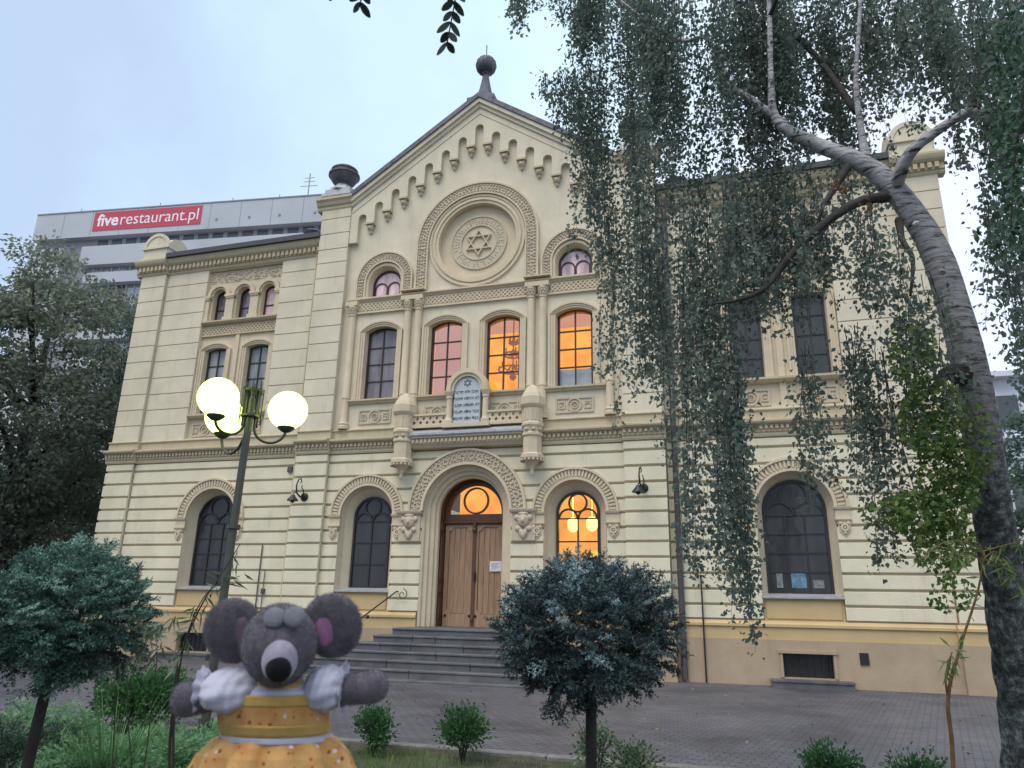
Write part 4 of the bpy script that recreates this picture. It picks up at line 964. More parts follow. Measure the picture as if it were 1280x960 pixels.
# grass of the bed
M['grass'] = leafm('grass_blades', [(.06, .13, .03), (.12, .22, .05), (.20, .29, .08)], trans=.4)
n = 16000; P = np.stack([rng.uniform(1.2, 9.5, n), -10.75-5.2*rng.random(n)**1.3, np.zeros(n)-.03], 1)
dens = np.sin(P[:, 0]*2.1+1)*np.cos(P[:, 1]*1.6)+rng.normal(size=n)*.5
P = P[(dens > -.15) & (P[:, 1] < -10.7)]
P = P[P[:, 0] < 8.6]
D = np.stack([rng.normal(0, .35, len(P)), rng.normal(0, .35, len(P)), np.ones(len(P))], 1)
V, F = tri_blades(P, D, rng.uniform(.05, .15, len(P)), .010); g = fast('grass', V, F, M['grass']); g['kind'] = 'stuff'
# fallen leaves
M['litter'] = leafm('fallen_leaf', [(.20, .13, .05), (.30, .22, .08), (.12, .07, .03)], trans=.1)
n = 420; P = np.stack([rng.uniform(-8, 13, n), -.3-10.1*rng.random(n)**1.2, np.full(n, .012)], 1); D = np.stack([rng.normal(size=n), rng.normal(size=n), rng.normal(0, .15, n)], 1)
V, F = leaf_mesh(P, D, rng.uniform(.03, .06, n), .03, .05); g = fast('fallen_leaves', V, F, M['litter']); g['kind'] = 'stuff'

#==================================================================== BACKGROUND BUILDINGS
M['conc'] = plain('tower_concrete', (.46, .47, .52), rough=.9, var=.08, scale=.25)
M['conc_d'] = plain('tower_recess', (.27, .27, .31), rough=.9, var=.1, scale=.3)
M['tglass'] = darkpane('tower_glass', (.25, .27, .31), .2, .3)
M['tglass_d'] = plain('tower_glass_dark', (.07, .075, .09), rough=.2)
tw = empty('tower_block', (-43, 34.5, 0)); tag(tw, 'grey concrete apartment tower with long window bands rising behind the synagogue', 'tower block')
TA, TB_ = np.array([-60.8, 31.5, 0]), np.array([-30.0, 35.6, 0])
TU = unit((TB_-TA)[None])[0]; TLEN = 40.0; TN = np.array([TU[1], -TU[0], 0])     # TN: towards camera
if TN[1] > 0: TN = -TN
def tw_box(mb, u0, u1, d0, d1, z0, z1):
    """u along the facade from its left corner, d out of the facade (towards viewer)"""
    c = [TA+TU*u+TN*d for u, d in ((u0, d1), (u1, d1), (u1, d0), (u0, d0))]
    v = [(*p[:2], z0) for p in c]+[(*p[:2], z1) for p in c]
    mb.add(v, [(0, 1, 5, 4), (1, 2, 6, 5), (2, 3, 7, 6), (3, 0, 4, 7), (4, 5, 6, 7), (3, 2, 1, 0)])
def tpart(name, mb, mat, par=tw):
    o = mb.build(name, M[mat], par)
    if par is tw: o.matrix_parent_inverse = Matrix.Translation(tw.location).inverted()
    return o
HT = 40.0
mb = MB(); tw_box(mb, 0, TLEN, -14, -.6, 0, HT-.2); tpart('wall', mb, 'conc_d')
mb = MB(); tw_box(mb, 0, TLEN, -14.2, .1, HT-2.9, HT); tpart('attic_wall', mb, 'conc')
mb = MB(); tw_box(mb, 0, 3.9, -.7, .05, 0, HT-4.0); tpart('end_panel', mb, 'conc')
mb = MB()
for k in range(0, 9):
    z = HT-4.1-3.0*k
    tw_box(mb, 6.2 if k == 0 else 7.0, TLEN, -.6, .25, z-2.1 if k == 0 else z-1.15, z)
tpart('balcony_slab', mb, 'conc')
for k in range(1):
    for u in np.arange(7.2, TLEN-2, 3.2):
        for e in (0, 1.6):
            w = MB(); tw_box(w, u+e, u+e+1.1, -.62, -.55, HT-3.75, HT-3.05); tpart('window', w, 'tglass_d')
for k in range(0, 6):
    z0 = HT-4.1-3.0*(k+1)-.0
    zz0, zz1 = (HT-8.0 if k == 0 else z0-.0), (HT-6.3 if k == 0 else z0+1.75)
    if k > 0: zz0 = HT-4.1-3.0*(k+1); zz1 = zz0+1.8
    for i, u in enumerate(np.arange(7.4, TLEN-1.5, 2.05)):
        w = MB(); tw_box(w, u, u+1.8, -.62, -.5, zz0, zz1)
        o = tpart('window', w, 'tglass' if random.random() < .6 else 'tglass_d')
        f = MB()
        tw_box(f, u-.05, u+.08, -.6, -.40, zz0, zz1); tw_box(f, u+.86, u+.96, -.6, -.42, zz0, zz1); f.build('window_frame', M['conc'], o)
mb = MB()
for u in (5, 14, 22, 27, 33, 38): q = TA+TU*u; mb.tube([(q[0], q[1], HT), (q[0], q[1], HT+.5)], .04, 5)
tpart('rail_post', mb, 'conc_d')
q = TA+TU*30; mb = MB(); mb.tube([(q[0], q[1], HT), (q[0], q[1], HT+2.6)], .05, 6)
for z, l in ((1.2, .9), (1.7, .6), (2.1, .5)): mb.tube([tuple(np.array([q[0], q[1], HT+z])-TU*l), tuple(np.array([q[0], q[1], HT+z])+TU*l)], .03, 5)
tpart('antenna', mb, 'conc_d')
mb = MB()
for u in np.arange(3.3, TLEN, 3.3): tw_box(mb, u-.03, u+.03, .095, .106, HT-2.88, HT-.02)
tpart('panel_joint', mb, 'conc_d')
for u in (2.4, 20.6, 24.1, 27.3, 31, 35): mb = MB(); tw_box(mb, u-.11, u+.11, .09, .16, HT-2.0, HT-1.78); tpart('vent', mb, 'conc_d')
mb = MB(); tw_box(mb, 0, TLEN, -.3, .16, HT, HT+.12); tpart('coping', mb, 'conc_d')
# banner
M['banner'] = plain('banner_cloth', (.50, .065, .11), rough=.8, var=.05)
M['white'] = plain('white_print', (.80, .78, .80), rough=.8, var=.02)
def bpos(px, py):
    v = CF+CR*(px-640)/FPX-CU*(py-480)/FPX; o = TA+TN*.14
    t = np.dot(o-CAM, TN)/np.dot(v, TN); return CAM+v*t
b0, b1, b2, b3 = bpos(114.5, 289.5), bpos(250, 279.5), bpos(253, 256.5), bpos(118.5, 266)
zb = (b0[2]+b1[2])/2; zt = (b2[2]+b3[2])/2
u0 = np.dot(b0-TA, TU); u1 = np.dot(b1-TA, TU)
bn = MB(); tw_box(bn, u0, u1, .102, .14, zb, zt); ban = bn.build('banner', M['banner']); tag(ban, 'red banner reading fiverestaurant.pl hung along the tower top', 'banner')
ang = math.atan2(TU[1], TU[0]); hgt = zt-zb
def ban_text(body, u, size, off):
    p = TA+TU*u+TN*.15; o = text(body, size, (p[0], p[1], zb+hgt*.52), M['white'], ban, (PI/2, 0, ang), .01, off, 'LEFT', 'lettering'); return o
t1 = ban_text('five', u0+.45, hgt*.88, .045); t2 = ban_text('restaurant.pl', u0+3, hgt*.88, -.004)
bpy.context.view_layer.update()
wt = u1-u0-.9
w1, w2 = t1.dimensions.x, t2.dimensions.x
sc = wt/(w1+w2+.12)
t1.scale.x = sc; t2.scale.x = sc
p = TA+TU*(u0+.45+(w1+.12)*sc)+TN*.15; t2.location = (p[0], p[1], zb+hgt*.52)

# pale building at the right edge
M['pale'] = stucco('pale_render', (.62, .64, .72), streak=.2)
rb = empty('pale_building', (26, 30, 0)); tag(rb, 'pale blue grey rendered building half hidden behind the birch trunk', 'building')
mb = MB(); mb.box(20.9, 40, 26, 40, 0, 14.5); k1 = mb.build('wall', M['pale'], rb)
mb = MB(); mb.exx([(26.02, 10.6), (25.7, 10.75), (25.5, 11.0), (25.5, 11.15), (26.02, 11.2)], 20.7, 40.2); mb.box(20.6, 40.3, 25.4, 40.2, 14.5, 14.8); k2 = mb.build('cornice', M['pale'], rb)
ks = [k1, k2]
for i in range(6):
    for z in (3, 7, 11.6): w = MB(); w.box(21.7+i*2.6, 22.7+i*2.6, 25.93, 26.02, z, z+1.9); ks.append(w.build('window', M['tglass_d'], rb))
for k in ks: k.matrix_parent_inverse = Matrix.Translation(rb.location).inverted()

#==================================================================== TREES
M['bark_dark'] = plain('dark_bark', (.035, .030, .028), rough=.95, var=.5, scale=6, bump=.9, bscale=14)
M['bgleaf'] = leafm('broad_leaf', [(.085, .11, .085), (.15, .185, .14), (.23, .265, .20), (.40, .42, .34)], trans=.55, nscale=.7)
M['bgleaf2'] = leafm('fine_dark_leaf', [(.070, .118, .098), (.125, .19, .152), (.19, .26, .205)], trans=.55, nscale=.6)
def broad_tree(x, y, h, rx, name, label, mat, nclump=150, per=110, leaf=.17, zlow=.22, seed=1, group='trees left of the synagogue'):
    global rng
    r2 = random.Random(seed); keep = rng; rng = np.random.default_rng(seed)
    root = empty(name, (x, y, 0)); tag(root, label, 'tree', group)
    mb = MB()
    mb.tube([(0, 0, -.1), (.1, 0, h*.2), (-.1, .1, h*.45), (.1, 0, h*.75)], [h*.022, h*.018, h*.013, h*.005], 9)
    ends = []
    for i in range(16):
        a = r2.uniform(0, 2*PI); z0 = h*r2.uniform(.16, .6); l = rx*r2.uniform(.55, .95)
        e = Vector((math.cos(a)*l, math.sin(a)*l, z0+h*r2.uniform(.12, .3))); m = Vector((math.cos(a)*l*.45, math.sin(a)*l*.45, z0+h*.09))
        mb.tube([(0, 0, z0), m, e], [h*.009, h*.006, h*.002], 6); ends.append(e)
    mb.build('trunk', M['bark_dark'], root, True)
    P = []; D = []
    for i in range(nclump):
        while True:
            v = np.array([r2.uniform(-1, 1), r2.uniform(-1, 1), r2.uniform(-1, 1)])
            if .25 < np.dot(v, v) < 1: break
        zc = h*(zlow+(1-zlow)/2); c = np.array([v[0]*rx, v[1]*rx, zc+v[2]*h*(1-zlow)/2])
        rr = rx*r2.uniform(.13, .24)
        k = int(per*r2.uniform(.6, 1.3)); d = unit(rng.normal(size=(k, 3)))*(rng.random((k, 1))**.45)
        P.append(c+d*np.array([rr, rr, rr*.7])); D.append(d*np.array([1, 1, .5])+np.array([0, 0, -.25])+rng.normal(0, .4, (k, 3)))
    P = np.concatenate(P); D = np.concatenate(D)
    V, F = leaf_mesh(P, D, leaf*rng.uniform(.7, 1.3, len(P)), leaf*.6)
    fast('crown', V, F, mat, root); rng = keep
    return root
broad_tree(-19.0, 1.6, 15.6, 4.3, 'broadleaf_tree', 'dark broadleaf tree with pale leaf undersides rising in front of the tower block', M['bgleaf'], 300, 120, .20, .16, 3)
broad_tree(-18.6, 8.5, 17.2, 4.2, 'broadleaf_tree', 'bluish fine leaved tree close against the left corner of the synagogue', M['bgleaf2'], 230, 130, .20, .10, 5)
broad_tree(-20.2, -4.0, 14.2, 4.6, 'broadleaf_tree', 'tall dark tree cut off by the left edge of the photo', M['bgleaf'], 240, 120, .20, .22, 8)
broad_tree(-27, 10, 9, 5.0, 'broadleaf_tree', 'low dark tree seen between the trunks on the far left', M['bgleaf2'], 220, 120, .26, .02, 11)
broad_tree(17.5, 14, 9.5, 3.2, 'broadleaf_tree', 'green tree behind the right corner of the synagogue and birch trunk', M['bgleaf2'], 110, 110, .2, .2, 14, 'trees right of the synagogue')

# ---- weeping birch
bir = empty('birch_tree', tuple(np.array([*at(1283, 960, 5.6)[:2], 0]))); tag(bir, 'large weeping birch with leaning trunk and long hanging leafy curtains', 'tree')
def birchbark():
    m, nt, b = new_mat('birch_bark')
    tc = nt.nodes.new('ShaderNodeTexCoord'); sx = nt.nodes.new('ShaderNodeSeparateXYZ'); L(nt, tc.outputs['Object'], sx.inputs[0])
    mp = N(nt, 'ShaderNodeMapping'); mp.inputs['Scale'].default_value = (3, 3, 22); mp.inputs['Rotation'].default_value = (.15, -.35, 0); L(nt, tc.outputs['Object'], mp.inputs[0])
    n1 = N(nt, 'ShaderNodeTexNoise', Scale=2.0, Detail=9.0, Roughness=.75); L(nt, mp.outputs[0], n1.inputs['Vector'])
    r1 = ramp(nt, n1.outputs['Fac'], [(.40, (.045, .042, .046)), (.445, (.38, .36, .39)), (.53, (.58, .56, .59)), (.66, (.74, .72, .75))])
    n2 = N(nt, 'ShaderNodeTexNoise', Scale=13.0, Detail=10.0, Roughness=.78); L(nt, tc.outputs['Object'], n2.inputs['Vector'])
    r2 = ramp(nt, n2.outputs['Fac'], [(.40, (.018, .018, .020)), (.50, (.075, .080, .083)), (.57, (.15, .175, .17)), (.66, (.38, .40, .41))])
    mr = N(nt, 'ShaderNodeMapRange'); mr.inputs['From Min'].default_value = 2.6; mr.inputs['From Max'].default_value = 4.0; L(nt, sx.outputs['Z'], mr.inputs['Value'])
    ad = N(nt, 'ShaderNodeMath', _operation='MULTIPLY_ADD'); L(nt, n2.outputs['Fac'], ad.inputs[0]); ad.inputs[1].default_value = 1.0; L(nt, mr.outputs[0], ad.inputs[2])
    sb = N(nt, 'ShaderNodeMath', _operation='SUBTRACT'); L(nt, ad.outputs[0], sb.inputs[0]); sb.inputs[1].default_value = .5; sb.use_clamp = True
    mx = N(nt, 'ShaderNodeMix', _data_type='RGBA'); L(nt, sb.outputs[0], mx.inputs['Factor']); L(nt, r2.outputs[0], mx.inputs[6]); L(nt, r1.outputs[0], mx.inputs[7])
    L(nt, mx.outputs[2], b.inputs['Base Color']); b.inputs['Roughness'].default_value = .9
    bp = N(nt, 'ShaderNodeBump', Strength=.9, Distance=.04); L(nt, n2.outputs['Fac'], bp.inputs['Height']); L(nt, bp.outputs[0], b.inputs['Normal'])
    return m
M['birch'] = birchbark()
def curve_pts(ctrl, n=6):
    """Catmull-Rom through [(point, radius)]"""
    P = [np.array(c[0], float) for c in ctrl]; R = [c[1] for c in ctrl]; out = []; rad = []
    for i in range(len(P)-1):
        p0, p1, p2, p3 = P[max(i-1, 0)], P[i], P[i+1], P[min(i+2, len(P)-1)]
        for k in range(n):
            t = k/n; out.append(.5*((2*p1)+(-p0+p2)*t+(2*p0-5*p1+4*p2-p3)*t*t+(-p0+3*p1-3*p2+p3)*t**3)); rad.append(R[i]+(R[i+1]-R[i])*t)
    out.append(P[-1]); rad.append(R[-1]); return out, rad
def limb(mb, ctrl, n=14, wob=.0):
    p, r = curve_pts([(at(px, py, d), rr) for px, py, d, rr in ctrl])
    r = [q*(1+random.uniform(-wob, wob)) for q in r]
    mb.tube(p, r, n); return p
mb = MB()
base = np.array([*at(1283, 960, 5.6)[:2], -.1])
trunk_c = [(base, .25), (at(1281, 900, 5.6), .185), (at(1264, 780, 5.6), .168), (at(1248, 690, 5.6), .155), (at(1234, 590, 5.6), .145), (at(1219, 490, 5.65), .138), (at(1197, 400, 5.7), .13), (at(1169, 315, 5.75), .115), (at(1130, 252, 5.8), .098), (at(1095, 214, 5.85), .085)]
from mathutils import noise as mnoise
p, r = curve_pts(trunk_c, 26); n0 = len(mb.v); NT = 36; mb.tube(p, r, NT)
for k in range(len(p)):
    for j in range(NT):
        v = Vector(mb.v[n0+k*NT+j]); c = Vector(p[k]); low = max(0.0, min(1.0, (3.6-c.z)/1.6))
        q = Vector((v.x*9, v.y*9, v.z*3.2)); f = -.07+.035*mnoise.noise(v*2.3)+low*(.12*mnoise.noise(q)+.06*mnoise.noise(q*2.7))+.012*mnoise.noise(Vector((v.x*4, v.y*4, v.z*30)))
        mb.v[n0+k*NT+j] = tuple(c+(v-c)*(1+f*1.1))
for kx, ky, kr in ((1150, 280, .05), (1210, 455, .055), (1228, 545, .05), (1180, 340, .045), (1252, 700, .05), (1240, 640, .06)): mb.sph(tuple(at(kx+random.uniform(-6, 6), ky, 5.52)), (kr*.55, kr*.55, kr*.5), 10, 7)
limb(mb, [(1100, 217, 5.85, .08), (1062, 196, 5.9, .066), (1025, 182, 6.0, .056), (972, 152, 6.1, .042), (964, 100, 6.2, .026), (962, 20, 6.3, .020), (958, -80, 6.4, .015)], 14, .06)
limb(mb, [(985, 158, 6.1, .036), (940, 125, 6.2, .030), (903, 98, 6.4, .025), (898, 70, 6.5, .02), (880, 47, 6.6, .016), (850, 50, 6.9, .018), (800, 20, 7.2, .012), (740, -30, 7.5, .009)], 9)
limb(mb, [(1118, 236, 5.8, .06), (1135, 195, 5.6, .044), (1165, 168, 5.5, .037), (1213, 140, 5.4, .030), (1245, 150, 5.3, .03), (1290, 130, 5.2, .02)], 10, .05)
limb(mb, [(1086, 212, 5.85, .045), (1076, 160, 5.9, .026), (1070, 100, 5.95, .020), (1074, 30, 6.0, .016), (1080, -80, 6.1, .012)], 9, .05)
trunk_o = mb.build('trunk', M['birch'], bir, True); mb = MB()
limb(mb, [(1108, 246, 5.75, .05), (1070, 254, 5.6, .036), (1025, 284, 5.5, .032), (987, 321, 5.4, .028), (957, 359, 5.3, .022), (927, 374, 5.2, .014), (890, 380, 5.1, .006)], 8, .06)
limb(mb, [(1060, 208, 5.85, .035), (1040, 240, 5.7, .026), (1029, 257, 5.6, .016), (1020, 290, 5.6, .01)], 7)
limb(mb, [(1124, 275, 5.7, .035), (1128, 300, 5.5, .022), (1141, 325, 5.4, .017), (1138, 370, 5.3, .009)], 7)
limb(mb, [(1070, 140, 5.95, .03), (1010, 60, 6.6, .025), (900, -40, 7.4, .02), (780, -60, 8.0, .014), (690, -30, 8.3, .008)], 7)
limb(mb, [(1213, 140, 5.4, .03), (1240, 60, 5.6, .02), (1270, -30, 5.8, .012)], 7)
limb(mb, [(962, 20, 6.3, .02), (1000, -40, 6.0, .015), (1120, -60, 5.6, .01)], 6)
limb(mb, [(1205, 470, 5.65, .10), (1185, 465, 5.45, .05), (1172, 480, 5.35, .03), (1150, 500, 5.3, .012)], 8)
o = mb.build('branches', M['bark_dark'], bir, True)
# hanging strands: (x0,x1, ytop0,ytop1, ybot0,ybot1, count, d0,d1)  in photo pixels, each given its own real distance
M['birchleaf'] = leafm('birch_leaf', [(.082, .112, .100), (.125, .170, .146), (.170, .222, .186), (.26, .305, .25)], trans=.58, nscale=.9)
M['birchleaf_y'] = leafm('birch_leaf_pale', [(.05, .10, .03), (.095, .17, .045), (.16, .25, .07), (.28, .34, .12)], trans=.48, nscale=3.5)
zones = [
 (640, 700, -60, -20, 5, 40, 20, 7.0, 8.5), (690, 740, -60, 0, 40, 95, 26, 7.0, 8.5), (738, 800, -60, 0, 60, 220, 34, 6.8, 8.5),
 (672, 690, 92, 100, 105, 130, 5, 7.4, 7.6), (690, 745, 84, 100, 130, 205, 20, 7.3, 7.9), (735, 800, 60, 170, 205, 330, 34, 7, 8.2),
 (735, 765, 180, 240, 260, 350, 8, 7.2, 7.9), (757, 782, 230, 320, 430, 505, 6, 7.2, 7.8), (770, 800, 200, 300, 330, 420, 8, 6.8, 8),
 (800, 870, -60, 40, 150, 330, 48, 6.2, 8.0), (870, 960, -60, 40, 120, 330, 58, 6.3, 8.0), (960, 1060, -60, 40, 90, 280, 60, 6.2, 7.8), (1060, 1180, -60, 40, 80, 190, 74, 6.0, 7.6), (1170, 1290, -60, 60, 60, 240, 52, 5, 6.6),
 (798, 850, 180, 320, 370, 530, 18, 6.2, 7.8), (815, 850, 250, 400, 430, 600, 8, 6.2, 7.2),
 (850, 905, 200, 380, 400, 560, 36, 5.6, 7.2), (850, 915, 330, 480, 580, 730, 20, 5.6, 6.8), (880, 945, 400, 560, 650, 765, 14, 5.6, 6.4),
 (905, 985, 200, 300, 300, 400, 46, 5.4, 7), (930, 1010, 240, 340, 350, 440, 22, 5.4, 6.6), (985, 1060, 220, 330, 330, 430, 36, 5.4, 6.6),
 (990, 1016, 420, 470, 540, 620, 7, 5.6, 6.0), (1040, 1110, 230, 330, 340, 430, 18, 5.2, 6.4), (1042, 1075, 400, 460, 560, 650, 9, 5.3, 6.0), (1080, 1112, 430, 500, 640, 720, 10, 5.3, 6.0),
 (1000, 1100, 400, 440, 460, 520, 6, 5.4, 5.9), (1100, 1165, 280, 380, 400, 500, 12, 5.1, 5.6), (1125, 1180, 380, 440, 470, 560, 14, 5.0, 5.5),
 (1180, 1235, 100, 180, 200, 300, 9, 5.0, 6.0), (1225, 1290, 100, 300, 300, 500, 44, 5.0, 6.5), (1235, 1290, 340, 440, 460, 520, 14, 5.2, 6.4)]
LP = []; LD = []; LS = []; tw_ = MB()
for x0, x1, t0, t1, bt0, bt1, cnt, d0, d1 in zones:
    yb_hi = bt1
    for i in range(int(cnt*(1.2 if yb_hi < 330 else 1.0))):
        if i % 5 == 0: gx0 = random.uniform(x0, x1); gd = random.uniform(d0, d1); gyb = random.uniform(bt0, bt1)
        px = gx0+random.gauss(0, 5.5); yt = random.uniform(t0, t1); yb = gyb+random.gauss(0, .16*(bt1-bt0)); d = gd+random.gauss(0, .12)
        p0 = at(px, yt, d); plen = (yb-yt)/FPX*d*1.06
        if plen < .05: continue
        sway = np.array([random.gauss(0, .04), random.gauss(0, .04), 0]); amp = random.uniform(.0, .05); ph = random.uniform(0, 6)
        def pos(t): return p0+sway*(t*plen)+np.stack([amp*np.sin(3*t+ph)-amp*math.sin(ph), amp*np.cos(2.3*t+ph)-amp*math.cos(ph), -t*plen], -1)
        ts = np.linspace(0, 1, 6); tw_.tube([pos(t) for t in ts], [.0035, .003, .0026, .0022, .0018, .0012], 3, False)
        k = int(plen*random.uniform(55, 120))
        t = rng.random(k); kn = max(2, int(plen/.16)); t = np.clip((np.round(t*kn+random.random())-random.random()*.2)/kn*.55+t*.45+rng.normal(0, .18/kn, k), 0, 1)
        base_p = p0+sway[None]*(t[:, None]*plen)+np.stack([amp*np.sin(3*t+ph)-amp*math.sin(ph), amp*np.cos(2.3*t+ph)-amp*math.cos(ph), -t*plen], -1)
        wd = (.055*(1-.55*t)+.014)*random.uniform(.6, 1.4)
        base_p = base_p+rng.normal(size=(k, 3))*np.stack([wd, wd, wd*.6], -1)
        LP.append(base_p); LD.append(np.stack([rng.normal(0, .6, k), rng.normal(0, .6, k), -np.abs(rng.normal(.7, .4, k))], -1)); LS.append(rng.uniform(.024, .056, k))
LP = np.concatenate(LP); LD = np.concatenate(LD); LS = np.concatenate(LS)
# leave the air gap of the solved sight of nothing: only keep leaves above ground
V, F = leaf_mesh(LP, LD, LS, LS*.72); fast('crown', V, F, M['birchleaf'], bir)
tw_.build('twigs', M['bark_dark'], bir)
# epicormic shoots on the trunk: paler, larger leaves
EP = []; ED = []; em = MB()
for cx, cy, rx, ry, n, dd in ((1165, 520, 42, 50, 460, .25), (1185, 600, 40, 60, 560, .22), (1150, 640, 45, 30, 300, .3), (1180, 680, 40, 35, 300, .25), (1140, 440, 30, 40, 160, .3), (1215, 560, 30, 60, 160, .12), (1190, 740, 30, 25, 60, .2), (1110, 640, 35, 18, 90, .3)):
    for i in range(int(n*1.7)):
        a = random.uniform(0, 2*PI); q = math.sqrt(random.random()); EP.append(at(cx+rx*q*math.cos(a), cy+ry*q*math.sin(a), 5.15+random.uniform(-dd, dd))); ED.append((random.gauss(-.2, .6), random.gauss(-.2, .6), random.gauss(-.5, .4)))
EP = np.array(EP); ED = np.array(ED); V, F = leaf_mesh(EP, ED, rng.uniform(.034, .056, len(EP)), .034); fast('trunk_shoots', V, F, M['birchleaf_y'], bir)
M['rust'] = leafm('rust_leaf', [(.16, .05, .025), (.26, .10, .04), (.20, .13, .05)], trans=.4, nscale=3)
RP = np.array([at(x+random.gauss(0, sx), y+random.gauss(0, sy), 5.4+random.uniform(-.2, .2)) for x, y, sx, sy, n in ((1087, 262, 7, 7, 30), (1050, 232, 8, 5, 16)) for _ in range(n)])
V, F = leaf_mesh(RP, rng.normal(size=RP.shape)+np.array([0, 0, -.6]), rng.uniform(.025, .05, len(RP)), .032); fast('autumn_leaves', V, F, M['rust'], bir)
for i in range(14):
    a = at(random.uniform(1205, 1235), random.uniform(480, 720), 5.45); b = at(random.uniform(1110, 1190), random.uniform(470, 720), 5.15+random.uniform(-.2, .2)); em.tube([a, (a+b)/2+np.array([0, 0, .08]), b], [.006, .004, .002], 4)
em.build('shoot_twigs', M['bark_dark'], bir)
inv = Matrix.Translation(bir.location).inverted()
for ch in bir.children: ch.matrix_parent_inverse = inv

# ---- overhanging near branches
M['nearleaf'] = leafm('near_dark_leaf', [(.008, .016, .012), (.016, .030, .024)], trans=.12, nscale=3)
M['nearleaf2'] = leafm('near_green_leaf', [(.008, .030, .016), (.02, .065, .028), (.05, .11, .06)], trans=.3, nscale=3)
def oval_leaf(mb, p, d, nrm, l, w):
    d = Vector(d).normalized(); s_ = d.cross(Vector(nrm)).normalized(); k = 8; p = Vector(p)
    top = []; bot_ = []
    for i in range(k+1):
        t = i/k; ww = w*.5*math.sin(PI*min(1, t*.92+.04))**.7; q = p+d*l*t
        top.append(q+s_*ww); bot_.append(q-s_*ww)
    mb.loft(top, bot_)
def pinnate(px0, py0, px1, py1, dist, n, l, label, skip=0):
    a, b = Vector(at(px0, py0, dist)), Vector(at(px1, py1, dist+.05)); r = empty('pinnate_leaf', tuple(a)); tag(r, label, 'leaf', 'dark leaves hanging in at the top edge')
    st = MB(); st.tube([a-a, (b-a)*.5+Vector((.004, 0, 0)), b-a], .0016, 5); st.build('leaf_stalk', M['nearleaf'], r)
    lm = MB(); d = (b-a).normalized(); rt = Vector(CR)
    for i in range(n):
        t = (i+.6)/n
        for s in (-1, 1):
            dirv = (rt*s*.75+d*.8+Vector((0, random.uniform(-.5, .5), 0))); oval_leaf(lm, (b-a)*t, dirv, Vector(-CF)+Vector((random.uniform(-.4, .4), 0, random.uniform(-.4, .4))), l*random.uniform(.8, 1.15), l*.48)
    lm.build('leaflets', M['nearleaf'], r, True)
pinnate(576, -60, 558, 58, 1.5, 9, .032, 'largest dark hanging compound leaf above the gable finial')
pinnate(466, -70, 449, 8, 1.5, 6, .032, 'small dark hanging compound leaf left of the larger one at the top edge')
pinnate(490, -85, 484, -18, 1.5, 5, .034, 'tip of a dark leaf barely showing at the top edge of the photo')
pinnate(402, -85, 398, -14, 1.5, 5, .034, 'leftmost dark leaf tip just poking in at the top edge')
nb = empty('overhanging_branch', tuple(at(1300, 100, 2.6))); tag(nb, 'near dark green leafy branch hanging in at the upper right edge', 'branch')
n = 800; q = rng.random(n); P = np.array([at(1272+random.gauss(0, 16)-(12 if k < .6 else 0), 20+300*k+random.gauss(0, 14), 2.6+random.uniform(-.25, .25)) for k in q]); D = np.stack([rng.normal(0, .5, n), rng.normal(0, .5, n), -np.abs(rng.normal(.8, .3, n))], -1)
V, F = leaf_mesh(P, D, rng.uniform(.018, .034, n), .019); o1 = fast('foliage', V, F, M['nearleaf2'], nb)
mb = MB(); mb.tube([at(1300, -60, 2.6), at(1285, 80, 2.6), at(1268, 200, 2.6), at(1262, 310, 2.6)], [.008, .006, .004, .002], 6); o2 = mb.build('twig', M['bark_dark'], nb)
for k in (o1, o2): k.matrix_parent_inverse = Matrix.Translation(nb.location).inverted()

